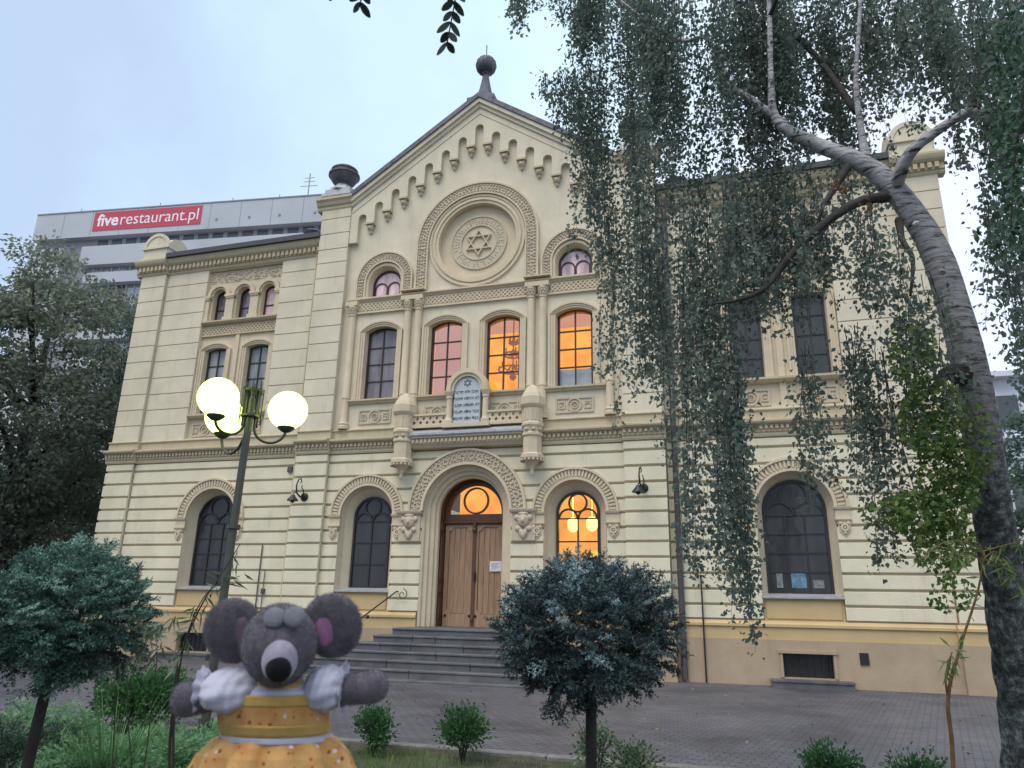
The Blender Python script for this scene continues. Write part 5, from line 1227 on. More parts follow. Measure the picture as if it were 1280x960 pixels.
#==================================================================== GARDEN PLANTS
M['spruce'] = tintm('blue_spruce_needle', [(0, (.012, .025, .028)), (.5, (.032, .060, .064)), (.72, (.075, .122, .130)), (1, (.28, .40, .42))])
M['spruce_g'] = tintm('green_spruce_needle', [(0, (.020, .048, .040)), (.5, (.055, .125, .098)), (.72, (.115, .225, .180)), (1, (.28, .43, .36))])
M['spruce_bark'] = plain('spruce_bark', (.022, .018, .016), rough=.95, var=.4, scale=10, bump=.7, bscale=30)
def spruce(px, py, d, rx, rz, mat, label, seed, lean=0.0):
    global rng
    c = at(px, py, d); root = empty('spruce_tree', (c[0]-lean, c[1], 0)); tag(root, label, 'spruce', 'globe spruces on stems')
    keep = rng; rng = np.random.default_rng(seed); r2 = random.Random(seed)
    cz = c[2]
    mb = MB(); mb.tube([(0, 0, -.1), (lean*.3, .0, .35), (lean*.8, .01, cz-rz*.75), (lean, 0, cz+rz*.2)], [.045, .038, .034, .02], 9)
    for i in range(22):
        a = r2.uniform(0, 2*PI); e = Vector((lean+math.cos(a)*rx*.8, math.sin(a)*rx*.8, cz+rz*r2.uniform(-.75, .5))); mb.tube([(lean, 0, cz-rz*.7+r2.uniform(0, rz*.6)), (lean+math.cos(a)*rx*.4, math.sin(a)*rx*.4, cz-rz*.4), e], [.016, .011, .004], 6)
    mb.build('trunk', M['spruce_bark'], root, True)
    # irregular lobed head of shoots
    ns = 1250; u = unit(rng.normal(size=(ns, 3)))
    lob = np.array([unit(rng.normal(size=(1, 3)))[0] for _ in range(40)]); la = rng.uniform(-.20, .17, 40)
    w = np.exp(-((1-u @ lob.T)/.035)); rad = 1+(w*la).sum(1)
    rad *= np.where(u[:, 2] < -.55, .92, 1.0)
    q = .95-.50*rng.random(ns)**1.3
    C = u*(rad*q)[:, None]*np.array([rx, rx, rz])*.93; C[:, :2] *= (1.03-.20*np.clip(u[:, 2], 0, 1))[:, None]
    low = C[:, 2] < -rz*.72; C[low, 2] = -rz*.76+rng.uniform(-.08, .05, low.sum())
    C += np.array([lean, 0, cz])
    A = u*np.array([1, 1, .55])+np.array([0, 0, .15])+rng.normal(0, .28, (ns, 3)); A[:, 2] = np.where(u[:, 2] < -.2, A[:, 2]-.45, A[:, 2]+np.maximum(0, u[:, 2])*.7); A = unit(A)
    Sd = unit(np.cross(A, np.array([0, 0, 1.0])+rng.normal(0, .25, (ns, 3))))
    CC = []; AA = []; LN = []; TT = []
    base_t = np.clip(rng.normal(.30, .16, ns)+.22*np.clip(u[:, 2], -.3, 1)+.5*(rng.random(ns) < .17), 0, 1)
    Ls = rng.uniform(.10, .19, ns)
    for f_, sgn in ((0, 0), (.12, 1), (.2, -1), (.36, 1), (.44, -1), (.6, 1), (.68, -1)):
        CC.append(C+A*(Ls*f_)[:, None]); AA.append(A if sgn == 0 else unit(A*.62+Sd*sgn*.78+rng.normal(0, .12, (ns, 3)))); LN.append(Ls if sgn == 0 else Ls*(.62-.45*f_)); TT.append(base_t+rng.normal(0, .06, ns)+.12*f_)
    CC = np.concatenate(CC); AA = np.concatenate(AA); LN = np.concatenate(LN); TT = np.concatenate(TT); k = 22
    V, F = pine_tufts(CC, AA, LN, k, .021, .0070, .8)
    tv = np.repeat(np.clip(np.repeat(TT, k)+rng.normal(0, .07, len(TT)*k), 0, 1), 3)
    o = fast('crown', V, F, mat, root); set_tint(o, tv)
    rng = keep; return root
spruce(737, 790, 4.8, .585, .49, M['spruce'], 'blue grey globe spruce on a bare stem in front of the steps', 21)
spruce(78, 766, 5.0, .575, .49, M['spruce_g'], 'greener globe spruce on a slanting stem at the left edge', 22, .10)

def bushy(name, cat, label, x, y, r, h, mat, nleaf, leaf, group=None, stem=True, seed=1, wid=.6, up=.3):
    global rng
    root = empty(name, (x, y, 0)); tag(root, label, cat, group); keep = rng; rng = np.random.default_rng(seed); r2 = random.Random(seed)
    if stem:
        mb = MB()
        for i in range(7):
            a = r2.uniform(0, 2*PI); mb.tube([(0, 0, -.08), (math.cos(a)*r*.25, math.sin(a)*r*.25, h*.4), (math.cos(a)*r*.7, math.sin(a)*r*.7, h*r2.uniform(.6, .95))], [.010, .007, .003], 5)
        mb.build('stems', M['bark_dark'], root)
    nc = max(10, nleaf//40); P = []; D = []
    for i in range(nc):
        v = unit(rng.normal(size=(1, 3)))[0]*rng.random()**.4; c = np.array([v[0]*r*.8, v[1]*r*.8, h*.58+v[2]*h*.36])
        k = 40; dd = rng.normal(size=(k, 3))*r*.20; P.append(c+dd); D.append(dd/r*2+v*.8+np.array([0, 0, up])+rng.normal(0, .35, (k, 3)))
    P = np.concatenate(P); D = np.concatenate(D); P[:, 2] = np.maximum(P[:, 2], .02)
    V, F = leaf_mesh(P, D, leaf*rng.uniform(.7, 1.3, len(P)), leaf*wid); fast('foliage', V, F, mat, root); rng = keep; return root
M['shrub'] = leafm('shrub_leaf', [(.028, .080, .032), (.055, .145, .052), (.11, .22, .085)], trans=.4, nscale=5)
M['shrub_pale'] = leafm('pale_shrub_leaf', [(.05, .09, .045), (.10, .16, .08), (.16, .22, .12)], trans=.3, nscale=5)
gp = 'small shrubs along the garden edge'
def gxy(px, py): p = atz(px, py, 0); return p[0], p[1]
x, y = gxy(467, 940); bushy('shrub', 'shrub', 'small round green shrub beside the plush mouse arm', x, y, .25, .48, M['shrub'], 1500, .045, gp, seed=31)
x, y = gxy(578, 950); bushy('shrub', 'shrub', 'fuller round green shrub below the middle of the steps', x, y, .28, .56, M['shrub'], 2200, .045, gp, seed=32)
x, y = gxy(747, 972); bushy('shrub', 'shrub', 'twiggy pale green shrub standing behind the spruce stem', x, y, .28, .55, M['shrub_pale'], 700, .045, gp, seed=33)
x, y = gxy(795, 975); bushy('shrub', 'shrub', 'low pale shrub just right of the spruce stem', x, y, .30, .30, M['shrub_pale'], 900, .04, gp, seed=34)
x, y = gxy(1043, 985); bushy('shrub', 'shrub', 'dark green shrub at the bottom edge right of the spruce', x, y, .28, .36, M['shrub'], 1500, .045, gp, seed=35)
x, y = gxy(1150, 1000); bushy('shrub', 'shrub', 'dark green shrub at the foot of the young willow', x, y, .30, .34, M['shrub'], 1500, .045, gp, seed=36)
x, y = atz(178, 885, .25)[:2]; bushy('leafy_bush', 'bush', 'leafy green bush with broad leaves behind the junipers', x, y, .62, .66, M['shrub'], 3600, .065, None, seed=41, wid=.75)
# junipers
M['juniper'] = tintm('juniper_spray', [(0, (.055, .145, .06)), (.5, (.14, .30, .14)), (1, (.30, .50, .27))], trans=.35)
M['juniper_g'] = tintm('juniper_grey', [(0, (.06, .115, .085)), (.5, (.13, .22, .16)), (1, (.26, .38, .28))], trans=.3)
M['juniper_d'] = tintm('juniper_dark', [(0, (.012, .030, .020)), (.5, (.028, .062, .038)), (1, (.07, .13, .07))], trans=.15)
M['arching'] = leafm('arching_blade', [(.05, .13, .04), (.10, .22, .07), (.18, .30, .12)], trans=.35, nscale=4)
def juniper(px, py, d, r, h, mat, label, seed, n=1500):
    global rng
    c = at(px, py, d); root = empty('juniper', (c[0], c[1], 0)); tag(root, label, 'juniper', 'spreading junipers in the bed'); keep = rng; rng = np.random.default_rng(seed)
    mb = MB()
    for i in range(8): a = 2*PI*i/8; mb.tube([(0, 0, -.08), (math.cos(a)*r*.4, math.sin(a)*r*.4, h*.4), (math.cos(a)*r*.8, math.sin(a)*r*.8, h*.55)], [.014, .01, .004], 5)
    mb.build('stems', M['bark_dark'], root)
    a = rng.uniform(0, 2*PI, n); q = np.sqrt(rng.random(n)); bump_ = .75+.25*np.sin(a*5+seed)*np.cos(q*6)
    z = h*np.sqrt(np.maximum(0, 1-q**2.4))*bump_*(1-.35*rng.random(n)**2)
    C = np.stack([r*q*np.cos(a), r*q*np.sin(a), z+.02], 1); A = np.stack([np.cos(a)*(.4+q), np.sin(a)*(.4+q), .55-.3*q], 1)+rng.normal(0, .35, (n, 3))
    V, F = pine_tufts(C, A, rng.uniform(.07, .14, n), 20, .030, .008, .6); o = fast('foliage', V, F, mat, root)
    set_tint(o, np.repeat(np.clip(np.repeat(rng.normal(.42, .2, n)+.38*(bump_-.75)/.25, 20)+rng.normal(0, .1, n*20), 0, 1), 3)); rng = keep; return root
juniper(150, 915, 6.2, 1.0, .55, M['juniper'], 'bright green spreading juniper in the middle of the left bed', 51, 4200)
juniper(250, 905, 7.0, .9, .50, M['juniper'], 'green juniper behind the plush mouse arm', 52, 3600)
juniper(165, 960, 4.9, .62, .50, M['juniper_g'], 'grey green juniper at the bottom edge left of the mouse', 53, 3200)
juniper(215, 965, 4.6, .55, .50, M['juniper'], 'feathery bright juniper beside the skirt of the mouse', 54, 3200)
juniper(5, 910, 6.3, .9, .62, M['juniper_d'], 'dark juniper at the left edge', 55, 3600)
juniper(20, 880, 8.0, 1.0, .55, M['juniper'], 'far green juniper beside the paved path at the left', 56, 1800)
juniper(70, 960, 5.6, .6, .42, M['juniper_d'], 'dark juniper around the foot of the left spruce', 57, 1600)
# iris-like clump
M['iris'] = leafm('sword_leaf', [(.09, .20, .02), (.17, .32, .04), (.26, .42, .07)], trans=.4, nscale=4)
def clump(name, cat, label, x, y, n, hmin, hmax, spread, mat, wd, seed, z0=0.0):
    r2 = random.Random(seed); root = empty(name, (x, y, z0)); tag(root, label, cat); mb = MB()
    for i in range(n):
        a = r2.uniform(0, 2*PI); h = r2.uniform(hmin, hmax); s = r2.uniform(.3, 1)*spread; w = wd; ca, sa = math.cos(a), math.sin(a); b = a+r2.uniform(0, PI); pr = Vector((math.cos(b), math.sin(b), 0))*w*.5
        P0 = Vector((ca*.06, sa*.06, -.05)); P1 = Vector((ca*s*.35, sa*s*.35, h*.6)); P2 = Vector((ca*s, sa*s, h)); L_ = []; R_ = []
        for k in range(7):
            t = k/6; p = P0*(1-t)**2+P1*2*t*(1-t)+P2*t*t; f = math.sin(PI*min(.98, .35+t*.63)); L_.append(p+pr*f); R_.append(p-pr*f)
        mb.loft(L_, R_)
    mb.build('leaf_blades', mat, root, True); return root
x, y = at(84, 945, 4.75)[:2]; clump('iris_plant', 'plant', 'yellow green sword leaved plant glowing between the dark junipers', x, y, 60, .28, .60, .26, M['iris'], .022, 61)
x, y = at(150, 890, 6.0)[:2]; clump('tall_grass', 'grass', 'tall arching green grass clump rising behind the junipers', x, y, 80, .5, 1.05, .6, M['arching'], .016, 62)
# slender reeds / young willow shoots at left
M['willow'] = leafm('willow_leaf', [(.06, .11, .03), (.13, .20, .06), (.24, .30, .11)], trans=.4, nscale=4)
M['willow_grey'] = leafm('willow_leaf_grey', [(.05, .085, .045), (.11, .15, .085), (.20, .25, .15)], trans=.4, nscale=4)
M['cane'] = plain('bare_cane', (.16, .085, .035), rough=.7, var=.3, scale=20)
M['cane_dark'] = plain('dark_cane', (.04, .03, .022), rough=.8, var=.3, scale=20)
M['tie'] = plain('cane_joint', (.45, .36, .26), rough=.7)
def wands(name, label, stems, mat, cane, seed, cat='sapling', nleaf=26, leaf=.09):
    r2 = random.Random(seed); p0 = stems[0][0]; g0 = at(*p0[:3]); root = empty(name, (g0[0], g0[1], 0)); tag(root, label, cat); mb = MB(); P = []; D = []
    loc = Vector(root.location)
    for pts in stems:
        pr, rr = curve_pts([(at(*p[:3]), .007 if len(p) < 4 else p[3]) for p in pts], 6)
        m = len(pr); rad = [rr[i] for i in range(m)]
        mb.tube([Vector(p)-loc for p in pr], rad, 6)
        for j in range(nleaf):
            t = r2.uniform(.45, 1); p = pr[min(m-1, int(t*m))]; P.append(np.array(p)-np.array(loc)+np.array([r2.gauss(0, .012) for _ in range(3)])); D.append((r2.gauss(0, .55), r2.gauss(0, .55), r2.gauss(-.55, .45)))
    mb.build('stems', cane, root); P = np.array(P); D = np.array(D)
    V, F = leaf_mesh(P, D, np.array([leaf*r2.uniform(.6, 1.2) for _ in P]), leaf*.15, .05); fast('leaves', V, F, mat, root); return root
wands('young_willow', 'young willow whips with narrow pale leaves left of the mouse, before the lamp post', [
    [(216, 1010, 3.6), (217, 900, 3.6), (223, 830, 3.6, .006), (250, 760, 3.6, .004), (285, 705, 3.7, .003), (300, 680, 3.7, .002)],
    [(213, 1010, 3.6), (212, 930, 3.6), (222, 850, 3.55, .005), (235, 790, 3.5, .003), (260, 740, 3.5, .0025), (300, 720, 3.5, .0015)],
    [(165, 960, 4.2, .004), (160, 860, 4.2, .003), (185, 800, 4.2, .002), (220, 770, 4.2, .0015)],
    [(140, 960, 4.4, .004), (145, 880, 4.4, .003), (150, 830, 4.3, .002), (205, 810, 4.2, .0015)],
    [(180, 960, 4.4, .004), (190, 880, 4.4, .003), (195, 800, 4.4, .002), (165, 770, 4.4, .0015)]], M['willow_grey'], M['cane_dark'], 71, nleaf=34, leaf=.085)
wands('young_willow', 'staked young willow with yellow narrow leaves at lower right before the birch trunk', [
    [(1194, 1020, 3.4, .011), (1190, 930, 3.4, .010), (1185, 872, 3.4, .009), (1200, 810, 3.4, .006), (1222, 740, 3.4, .005), (1228, 700, 3.4, .004), (1225, 680, 3.4, .003)],
    [(1185, 872, 3.4, .006), (1182, 845, 3.4, .004), (1190, 815, 3.4, .003)],
    [(1226, 705, 3.4, .003), (1212, 680, 3.38, .002), (1180, 678, 3.35, .002), (1150, 700, 3.3, .0015)],
    [(1228, 700, 3.4, .003), (1205, 690, 3.4, .002), (1185, 720, 3.35, .0012)],
    [(1228, 700, 3.4, .003), (1245, 690, 3.45, .002), (1262, 715, 3.5, .0012)],
    [(1226, 690, 3.4, .003), (1250, 683, 3.45, .002), (1290, 672, 3.5, .0015)],
    [(1228, 700, 3.4, .003), (1250, 705, 3.45, .002), (1278, 740, 3.5, .0012)]], M['willow'], M['cane'], 72, nleaf=20, leaf=.085)

#==================================================================== STREET LAMP
LBX = at(312, 520, 9.0); lamp = empty('street_lamp', (0, 0, 0))
tag(lamp, 'three armed street lamp with glowing white globes on a dark pole', 'street lamp')
ptop = np.array(at(316, 492, 8.9)); pbase = np.array(at(266, 838, 8.9-1.08))
dirp = (pbase-ptop)/(ptop[2]-pbase[2]); pb = ptop+dirp*(ptop[2]); lamp.location = tuple(pb)
M['lamp_iron'] = plain('lamp_paint', (.045, .048, .034), rough=.38)
lo = pb
mb = MB(); mb.tube([pb-lo, (pb-lo)+(ptop-pb)*.12], .075, 14); mb.tube([(ptop-pb)*.12, (ptop-pb)*.985], [.048, .042], 14); mb.tube([(ptop-pb)*.60, (ptop-pb)*.612], .075, 14); mb.build('pole', M['lamp_iron'], lamp, True, .6)
gl = [(273, 497, 8.6), (281, 521, 9.2), (360, 513, 9.0)]
axis = Vector(ptop)
for i, (px, py, d) in enumerate(gl):
    c = Vector(at(px, py, d)); R_ = .236; bot = c-Vector((0, 0, R_*.98)); hv = Vector((c.x-axis.x, c.y-axis.y, 0)); hl = hv.length; hd = hv.normalized()
    arm = MB(); s0 = axis+hd*.06+Vector((0, 0, .04)); pts = [s0, axis+hd*.065+Vector((0, 0, bot.z-axis.z-.02))]
    zc = bot.z-.02; rr = (hl-.065)/2; cxv = axis+hd*(.065+rr)
    pts += [Vector((cxv.x, cxv.y, zc))+hd*(-rr*math.cos(PI*k/12))+Vector((0, 0, -rr*.95*math.sin(PI*k/12))) for k in range(1, 13)]+[Vector((c.x, c.y, bot.z))]
    arm.tube([p-Vector(lo) for p in pts], .017, 8)
    for e in (.0, .035): arm.tube([axis+hd*(.09+e)+Vector((0, 0, .10-e))-Vector(lo), axis+hd*(.09+e)+Vector((0, 0, -.42+e))-Vector(lo)], .008, 6)
    ao = arm.build('arm', M['lamp_iron'], lamp, True)
    q = MB(); q.lathe([(.02, -.05), (.05, -.04), (.10, -.0), (.105, .025), (.06, .03)], tuple(Vector((c.x, c.y, bot.z-.0))-Vector(lo)), 16); q.build('globe_holder', M['lamp_iron'], ao, True, .7)
    g = MB(); g.sph(c-Vector(lo), R_, 28, 18); g.build('lamp_globe', M['bulb'], lamp, True)
mb = MB()
for z in (.02, -.30): mb.lathe([(.05, 0), (.11, .005), (.11, .03), (.05, .035)], (ptop[0]-lo[0], ptop[1]-lo[1], ptop[2]-lo[2]+z), 12)
for j in range(6): a = 2*PI*j/6; mb.sph((ptop[0]-lo[0]+.11*math.cos(a), ptop[1]-lo[1]+.11*math.sin(a), ptop[2]-lo[2]+.06), .016, 6, 4); mb.tube([(ptop[0]-lo[0]+.10*math.cos(a), ptop[1]-lo[1]+.10*math.sin(a), ptop[2]-lo[2]-.3), (ptop[0]-lo[0]+.10*math.cos(a), ptop[1]-lo[1]+.10*math.sin(a), ptop[2]-lo[2]+.16)], .007, 5)
mb.build('crown_ring', M['lamp_iron'], lamp, True, .6)

#==================================================================== PLUSH MOUSE
DM = .66; kpx = DM/FPX
mo = empty('plush_mouse', tuple(at(345, 960, DM)))
tag(mo, 'grey plush mouse toy in an orange printed dress held up in the foreground', 'plush toy')
BASIS = Matrix((tuple(CR), tuple(CF), tuple(CU))).transposed()      # toy axes: x right, y away, z up in the picture plane
mo.rotation_euler = BASIS.to_euler()
def mp_(px, py, dy=0.0):
    d = DM+dy*kpx; return Vector((((px-640)*d+295*DM)/FPX, dy*kpx, (480*DM-(py-480)*d)/FPX))     # dy in the same pixel unit, negative = nearer
def plush(name, c, c2, sheen=.6):
    m, nt, b = new_mat(name); tc = nt.nodes.new('ShaderNodeTexCoord')
    n1 = N(nt, 'ShaderNodeTexNoise', Scale=90.0, Detail=6.0, Roughness=.7); L(nt, tc.outputs['Object'], n1.inputs['Vector'])
    r = ramp(nt, n1.outputs['Fac'], [(.3, c), (.7, c2)]); L(nt, r.outputs[0], b.inputs['Base Color']); b.inputs['Roughness'].default_value = .95
    b.inputs['Sheen Weight'].default_value = sheen; b.inputs['Sheen Roughness'].default_value = .4; b.inputs['Specular IOR Level'].default_value = .1
    n2 = N(nt, 'ShaderNodeTexNoise', Scale=700.0, Detail=3.0); L(nt, tc.outputs['Object'], n2.inputs['Vector'])
    bp = N(nt, 'ShaderNodeBump', Strength=.6, Distance=.001); L(nt, n2.outputs['Fac'], bp.inputs['Height']); L(nt, bp.outputs[0], b.inputs['Normal']); return m
M['fur'] = plush('grey_plush', (.078, .069, .088), (.150, .135, .165)); M['fur_l'] = plush('pale_plush', (.20, .185, .245), (.30, .28, .35))
M['fur_eye'] = plush('eye_felt', (.125, .130, .158), (.17, .178, .21), .5); M['fur_pink'] = plush('pink_felt', (.32, .13, .27), (.40, .18, .34), .2); M['fur_pinkd'] = plush('mauve_felt', (.12, .085, .11), (.16, .11, .14), .2)
M['nose'] = plush('black_felt', (.006, .006, .007), (.012, .012, .013), .1); M['blouse'] = plush('white_cotton', (.38, .38, .48), (.47, .47, .57), .1)
def printed(name, ground_c, g2):
    m, nt, b = new_mat(name); tc = nt.nodes.new('ShaderNodeTexCoord')
    n1 = N(nt, 'ShaderNodeTexNoise', Scale=45.0, Detail=4.0); L(nt, tc.outputs['Object'], n1.inputs['Vector']); r = ramp(nt, n1.outputs['Fac'], [(.35, ground_c), (.65, g2)])
    cur = r.outputs[0]
    for sc, rad, col, off in ((95, .17, (.22, .07, .022), 0.0), (70, .12, (.60, .52, .50), 3.3), (110, .15, (.40, .10, .03), 7.7)):
        mpn = N(nt, 'ShaderNodeMapping'); mpn.inputs['Location'].default_value = (off, off*.7, off*1.3); L(nt, tc.outputs['Object'], mpn.inputs[0])
        v = N(nt, 'ShaderNodeTexVoronoi', Scale=sc); L(nt, mpn.outputs[0], v.inputs['Vector'])
        nz = N(nt, 'ShaderNodeTexNoise', Scale=300.0); L(nt, tc.outputs['Object'], nz.inputs['Vector'])
        ad = N(nt, 'ShaderNodeMath', _operation='MULTIPLY_ADD'); L(nt, nz.outputs['Fac'], ad.inputs[0]); ad.inputs[1].default_value = .3; L(nt, v.outputs['Distance'], ad.inputs[2])
        lt = N(nt, 'ShaderNodeMath', _operation='LESS_THAN'); L(nt, ad.outputs[0], lt.inputs[0]); lt.inputs[1].default_value = rad+.15
        mx = N(nt, 'ShaderNodeMix', _data_type='RGBA'); L(nt, lt.outputs[0], mx.inputs['Factor']); L(nt, cur, mx.inputs[6]); mx.inputs[7].default_value = (*col, 1); cur = mx.outputs[2]
    L(nt, cur, b.inputs['Base Color']); b.inputs['Roughness'].default_value = .9
    w = N(nt, 'ShaderNodeTexNoise', Scale=900.0); L(nt, tc.outputs['Object'], w.inputs['Vector']); bp = N(nt, 'ShaderNodeBump', Strength=.4, Distance=.0006); L(nt, w.outputs['Fac'], bp.inputs['Height']); L(nt, bp.outputs[0], b.inputs['Normal']); return m
M['dress'] = printed('orange_print', (.43, .19, .055), (.56, .33, .12)); M['ribbon'] = plush('yellow_ribbon', (.37, .235, .07), (.46, .30, .10), .2)
def blob(c, r, rot=None, nu=40, nv=28, fn=None):
    m = MB(); m.sph((0, 0, 0), tuple(x*kpx for x in r), nu, nv)
    vs = [Vector(v) for v in m.v]
    if fn: vs = [fn(v) for v in vs]
    if rot: vs = [rot @ v for v in vs]
    m.v = [tuple(v+c) for v in vs]; return m
fuzz_src = []
def mpart(name, m, mat, par=mo, fuzz=0, flen=.0022):
    o = m.build(name, M[mat], par, True)
    if fuzz:
        me = o.data; me.calc_loop_triangles(); tri = np.array([t.vertices[:] for t in me.loop_triangles]); co = np.array([v.co[:] for v in me.vertices]); no = np.array([v.normal[:] for v in me.vertices])
        a, b, c = co[tri[:, 0]], co[tri[:, 1]], co[tri[:, 2]]; ar = np.linalg.norm(np.cross(b-a, c-a), axis=1); pick = rng.choice(len(tri), fuzz, p=ar/ar.sum())
        w = rng.dirichlet((1, 1, 1), fuzz); P = (co[tri[pick]]*w[:, :, None]).sum(1); Nn = (no[tri[pick]]*w[:, :, None]).sum(1)
        V, F = tri_blades(P-Nn*.0003, Nn+rng.normal(0, .55, (fuzz, 3))+np.array([0, 0, -.2]), flen*rng.uniform(.5, 1.2, fuzz), .00028); fast('fuzz', V, F, M[mat], o)
    return o
# body under the dress
body = blob(mp_(345, 945, 30), (62, 50, 90)); mpart('body', body, 'fur')
def headfn(v):
    t = v.z/(55*kpx); s = 1.0-.20*max(0, -t)**1.3+.02*t
    return Vector((v.x*s, v.y, v.z))
head = mpart('head', blob(mp_(350, 806, 0), (46, 46, 49), None, 48, 32, headfn), 'fur', fuzz=26000, flen=.0032)
for nm, c, rot, inner, imat, ic in (('ear', (292, 788, 18), .35, (12, 20), 'fur_pinkd', (303, 791)), ('ear', (415, 782, 22), -.30, (14, 19), 'fur_pink', (406, 789))):
    e = blob(mp_(*c), (38, 13, 41), None, 40, 24, lambda v: Vector((v.x, v.y+.012*0, v.z)))
    eo = mpart('ear', e, 'fur', head, fuzz=17000, flen=.0032)
    ii = blob(mp_(ic[0], ic[1], c[2]-10.5), (inner[0], 4, inner[1]), None, 24, 12); mpart('inner_ear', ii, imat, head)
for x, y in ((343, 772), (368, 771)): mpart('eye', blob(mp_(x, y, -30), (13, 4.5, 12), Matrix.Rotation(-.5, 3, 'X'), 24, 16), 'fur_eye', head, fuzz=900, flen=.0012)
mz = blob(mp_(350, 825, -38), (20.5, 25, 25), None, 32, 22); mpart('muzzle', mz, 'fur_l', head, fuzz=3500, flen=.0014)
mpart('nose', blob(mp_(348, 837, -58), (15.5, 11, 15), None, 28, 18), 'nose', head)
mpart('seam', MB().tube([mp_(350, 853-0, -55), mp_(350, 858, -30)], .0006, 6), 'nose', head)
# arms
def armb(a, b, ra, rb_):
    m = MB(); A_, B_ = mp_(*a), mp_(*b); pts = []; rad = []
    for i in range(15):
        t = i/14; pts.append(A_.lerp(B_, t)); w = ra+(rb_-ra)*t
        if t > .8: w *= math.sqrt(max(.02, 1-((t-.8)/.2)**2))
        rad.append(w*kpx)
    m.tube(pts, rad, 24); return m
mpart('arm', armb((300, 862, 12), (214, 877, -5), 17, 21), 'fur', fuzz=13000, flen=.003); mpart('arm', armb((395, 868, 12), (484, 855, 0), 15, 20), 'fur', fuzz=13000, flen=.003)
# clothes
def frill(c, r, wav, seed):
    r2 = random.Random(seed); ph = r2.uniform(0, 6)
    def fn(v):
        a = math.atan2(v.z, v.y); b = v.x/(r[0]*kpx); s = .96+wav*.8*math.sin(a*11+ph+b*2)*(.3+.7*b*b)+.03*math.sin(a*5+b*6+ph)+.025*math.sin(b*17+a*3); return Vector((v.x, v.y*s, v.z*s))
    return blob(mp_(*c), r, None, 64, 48, fn)
dr = empty('dress', (0, 0, 0)); dr.parent = mo
mpart('sleeve', frill((288, 862, 4), (38, 38, 26), .08, 1), 'blouse', dr); mpart('sleeve', frill((408, 860, 8), (28, 34, 28), .08, 2), 'blouse', dr)
def cuff(cx, cy, dy, r, tilt, seed):
    m = MB(); r2 = random.Random(seed); A_ = []; B_ = []; n = 60
    for i in range(n+1):
        a = 2*PI*i/n; w = 1+.10*math.sin(a*10+seed)+r2.uniform(-.02, .02); q = Vector((tilt[0]*4, r*.9*w*math.cos(a), r*w*math.sin(a)))*kpx; q2 = Vector((tilt[0]*14, r*1.12*w*math.cos(a), r*1.12*w*math.sin(a)))*kpx
        A_.append(mp_(cx, cy, dy)+q*.8); B_.append(mp_(cx, cy, dy)+q2)
    m.loft(A_, B_); return m
mpart('cuff', cuff(262, 862, 4, 24, (-.8, 0), 1), 'blouse', dr); mpart('cuff', cuff(424, 858, 8, 27, (.5, 0), 2), 'blouse', dr)
def tubular(rows, mat, name, wav=0.0, k=14, seed=0, n=96):
    """rows [(py, half width px, depth px, centre x)] closed cloth surface around the body"""
    m = MB(); rings = []
    for j, (py, hw, dp, cx) in enumerate(rows):
        t = j/(len(rows)-1); rg = []
        for i in range(n):
            a = 2*PI*i/n; w = 1+wav*(t**.5 if wav > .1 else t)*((abs(math.sin(a*k*.5+seed))-.6 if wav > .1 else math.sin(a*k+seed))+.4*math.sin(a*round(k*.6)+seed*2+1))
            g_ = -dp*w*math.sin(a)*kpx; rg.append(mp_(cx, py, 22)+Vector((hw*w*math.cos(a)*kpx+g_*(640-cx)/FPX*.85, -g_, g_*(py-480)/FPX*.72)))
        rings.append(rg)
    for A_, B_ in zip(rings[:-1], rings[1:]): m.loft(A_, B_, True)
    return mpart(name, m, mat, dr)
tubular([(848, 28, 26, 350), (854, 38, 34, 350), (860, 56, 42, 348), (868, 68, 46, 343), (884, 70, 46, 342)], 'blouse', 'blouse_yoke', .01, 8)
tubular([(848, 30, 36, 350), (853, 33, 39, 350), (857, 34, 40, 350)], 'ribbon', 'neckband', .02, 12)
tubular([(866, 65, 46, 340), (868, 69, 48, 340), (880, 72, 50, 341), (900, 72, 50, 342), (916, 70, 49, 343), (921, 66, 47, 343)], 'dress', 'bodice', .006, 7, 1)
tubular([(864, 64, 46, 340), (866, 70, 49.5, 340), (876, 73, 51.5, 341), (878, 72, 50.5, 341)], 'ribbon', 'bodice_trim', .004, 9, 2)
tubular([(901, 71.5, 50.2, 342), (903, 73, 51.8, 342), (913, 71.8, 51.3, 343), (916, 68, 50, 343)], 'ribbon', 'bodice_trim', .004, 9, 3)
tubular([(915, 66, 47, 344), (918, 72.5, 51.5, 345), (923, 73, 52.5, 346), (926, 68, 50, 346)], 'blouse', 'waist_ribbon', .01, 9, 4)
tubular([(915, 62, 43, 346), (919, 72, 46, 346), (927, 84, 53, 345), (941, 97, 62, 343), (962, 107, 70, 342), (1000, 116, 80, 342), (1040, 124, 110, 342), (1070, 126, 112, 342)], 'dress', 'skirt', .15, 13, 5, 300)
# legs under the skirt (out of frame, finish the toy)
for x in (318, 372): mpart('leg', armb((x, 1010, 30), (x, 1130, 20), 22, 26), 'fur')

#==================================================================== WORLD, SUN, CAMERA
w = bpy.data.worlds.new('World'); S.world = w; w.use_nodes = True; nt = w.node_tree; bg = nt.nodes['Background']
SUN_EL, SUN_AZ = math.radians(60), math.radians(205)      # azimuth from +Y clockwise; overcast light from behind the camera
sky = nt.nodes.new('ShaderNodeTexSky'); sky.sky_type = 'NISHITA'; sky.sun_disc = False; sky.sun_elevation = SUN_EL; sky.sun_rotation = SUN_AZ
sky.air_density = 1.0; sky.dust_density = 3.0; sky.ozone_density = 1.5; sky.altitude = 100
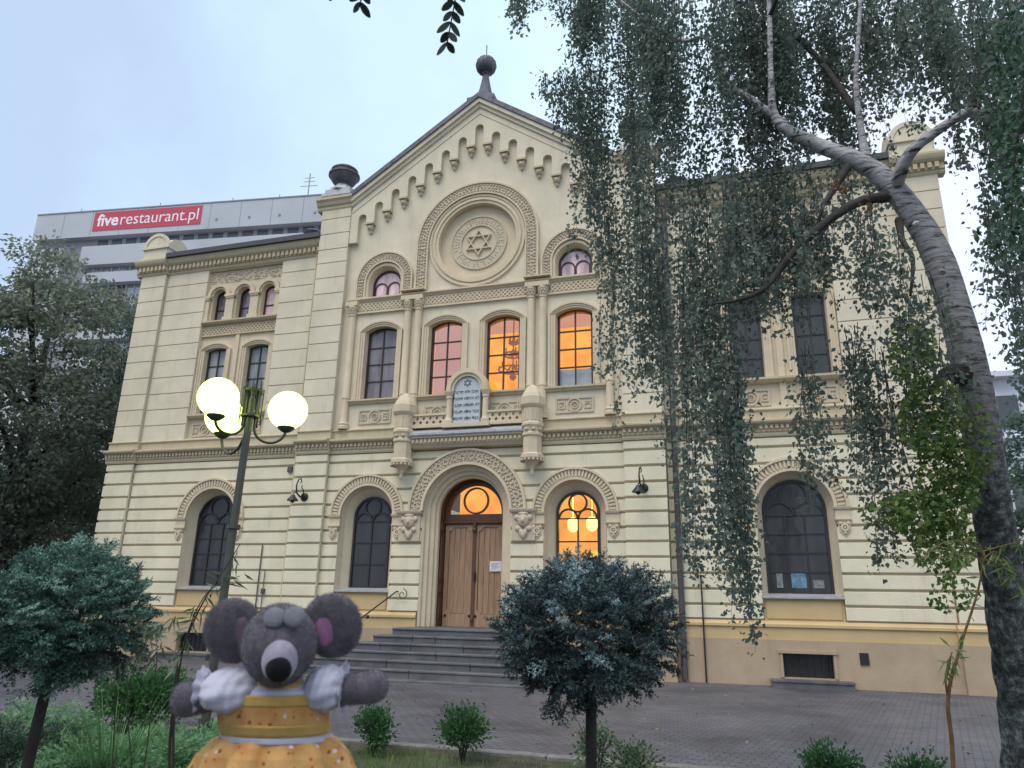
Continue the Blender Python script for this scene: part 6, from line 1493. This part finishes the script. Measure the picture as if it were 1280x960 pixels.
# high thin overcast: the clear-sky colour veiled by pale blue cloud, thinner towards the west (left)
tc = nt.nodes.new('ShaderNodeTexCoord')
cl = N(nt, 'ShaderNodeTexNoise', Scale=1.6, Detail=6.0, Roughness=.55); L(nt, tc.outputs['Generated'], cl.inputs['Vector'])
dt = N(nt, 'ShaderNodeVectorMath', _operation='DOT_PRODUCT'); L(nt, tc.outputs['Generated'], dt.inputs[0]); dt.inputs[1].default_value = (.956, .293, 0)
ma = N(nt, 'ShaderNodeMath', _operation='MULTIPLY_ADD'); L(nt, dt.outputs['Value'], ma.inputs[0]); ma.inputs[1].default_value = .62; ma.inputs[2].default_value = .08
mb_ = N(nt, 'ShaderNodeMath', _operation='ADD'); L(nt, ma.outputs[0], mb_.inputs[0]); L(nt, cl.outputs['Fac'], mb_.inputs[1])
cr = ramp(nt, mb_.outputs[0], [(.22, (3.9, 4.95, 6.6)), (.60, (5.7, 7.5, 8.5)), (.95, (7.0, 7.7, 9.0))])
mx = N(nt, 'ShaderNodeMix', _data_type='RGBA'); mx.inputs['Factor'].default_value = .85; L(nt, sky.outputs[0], mx.inputs[6]); L(nt, cr.outputs[0], mx.inputs[7])
L(nt, mx.outputs[2], bg.inputs['Color']); bg.inputs['Strength'].default_value = .10
sd = bpy.data.lights.new('sun', 'SUN'); sd.energy = 1.5; sd.angle = math.radians(40); sd.color = (1.0, .92, .80)
so = bpy.data.objects.new('sun', sd); COL.objects.link(so)
az = SUN_AZ; dirs = Vector((math.sin(az)*math.cos(SUN_EL), math.cos(az)*math.cos(SUN_EL), math.sin(SUN_EL)))
so.rotation_euler = dirs.to_track_quat('Z', 'Y').to_euler(); so.location = (0, -30, 30)
cd = bpy.data.cameras.new('camera'); cam = bpy.data.objects.new('camera', cd); COL.objects.link(cam)
cd.sensor_width = 36; cd.lens = 36*FPX/1280; cd.clip_start = .05; cd.clip_end = 2000
cam.location = tuple(CAM); cam.rotation_euler = Matrix((tuple(CR), tuple(CU), tuple(-CF))).transposed().to_euler()
cd.dof.use_dof = True; cd.dof.focus_distance = 18; cd.dof.aperture_fstop = 13
S.camera = cam
S.view_settings.view_transform = 'Standard'; S.view_settings.look = 'None'; S.view_settings.exposure = 0.64; S.view_settings.gamma = 1.0
S.cycles.use_denoising = True; S.cycles.max_bounces = 8; S.cycles.transparent_max_bounces = 12
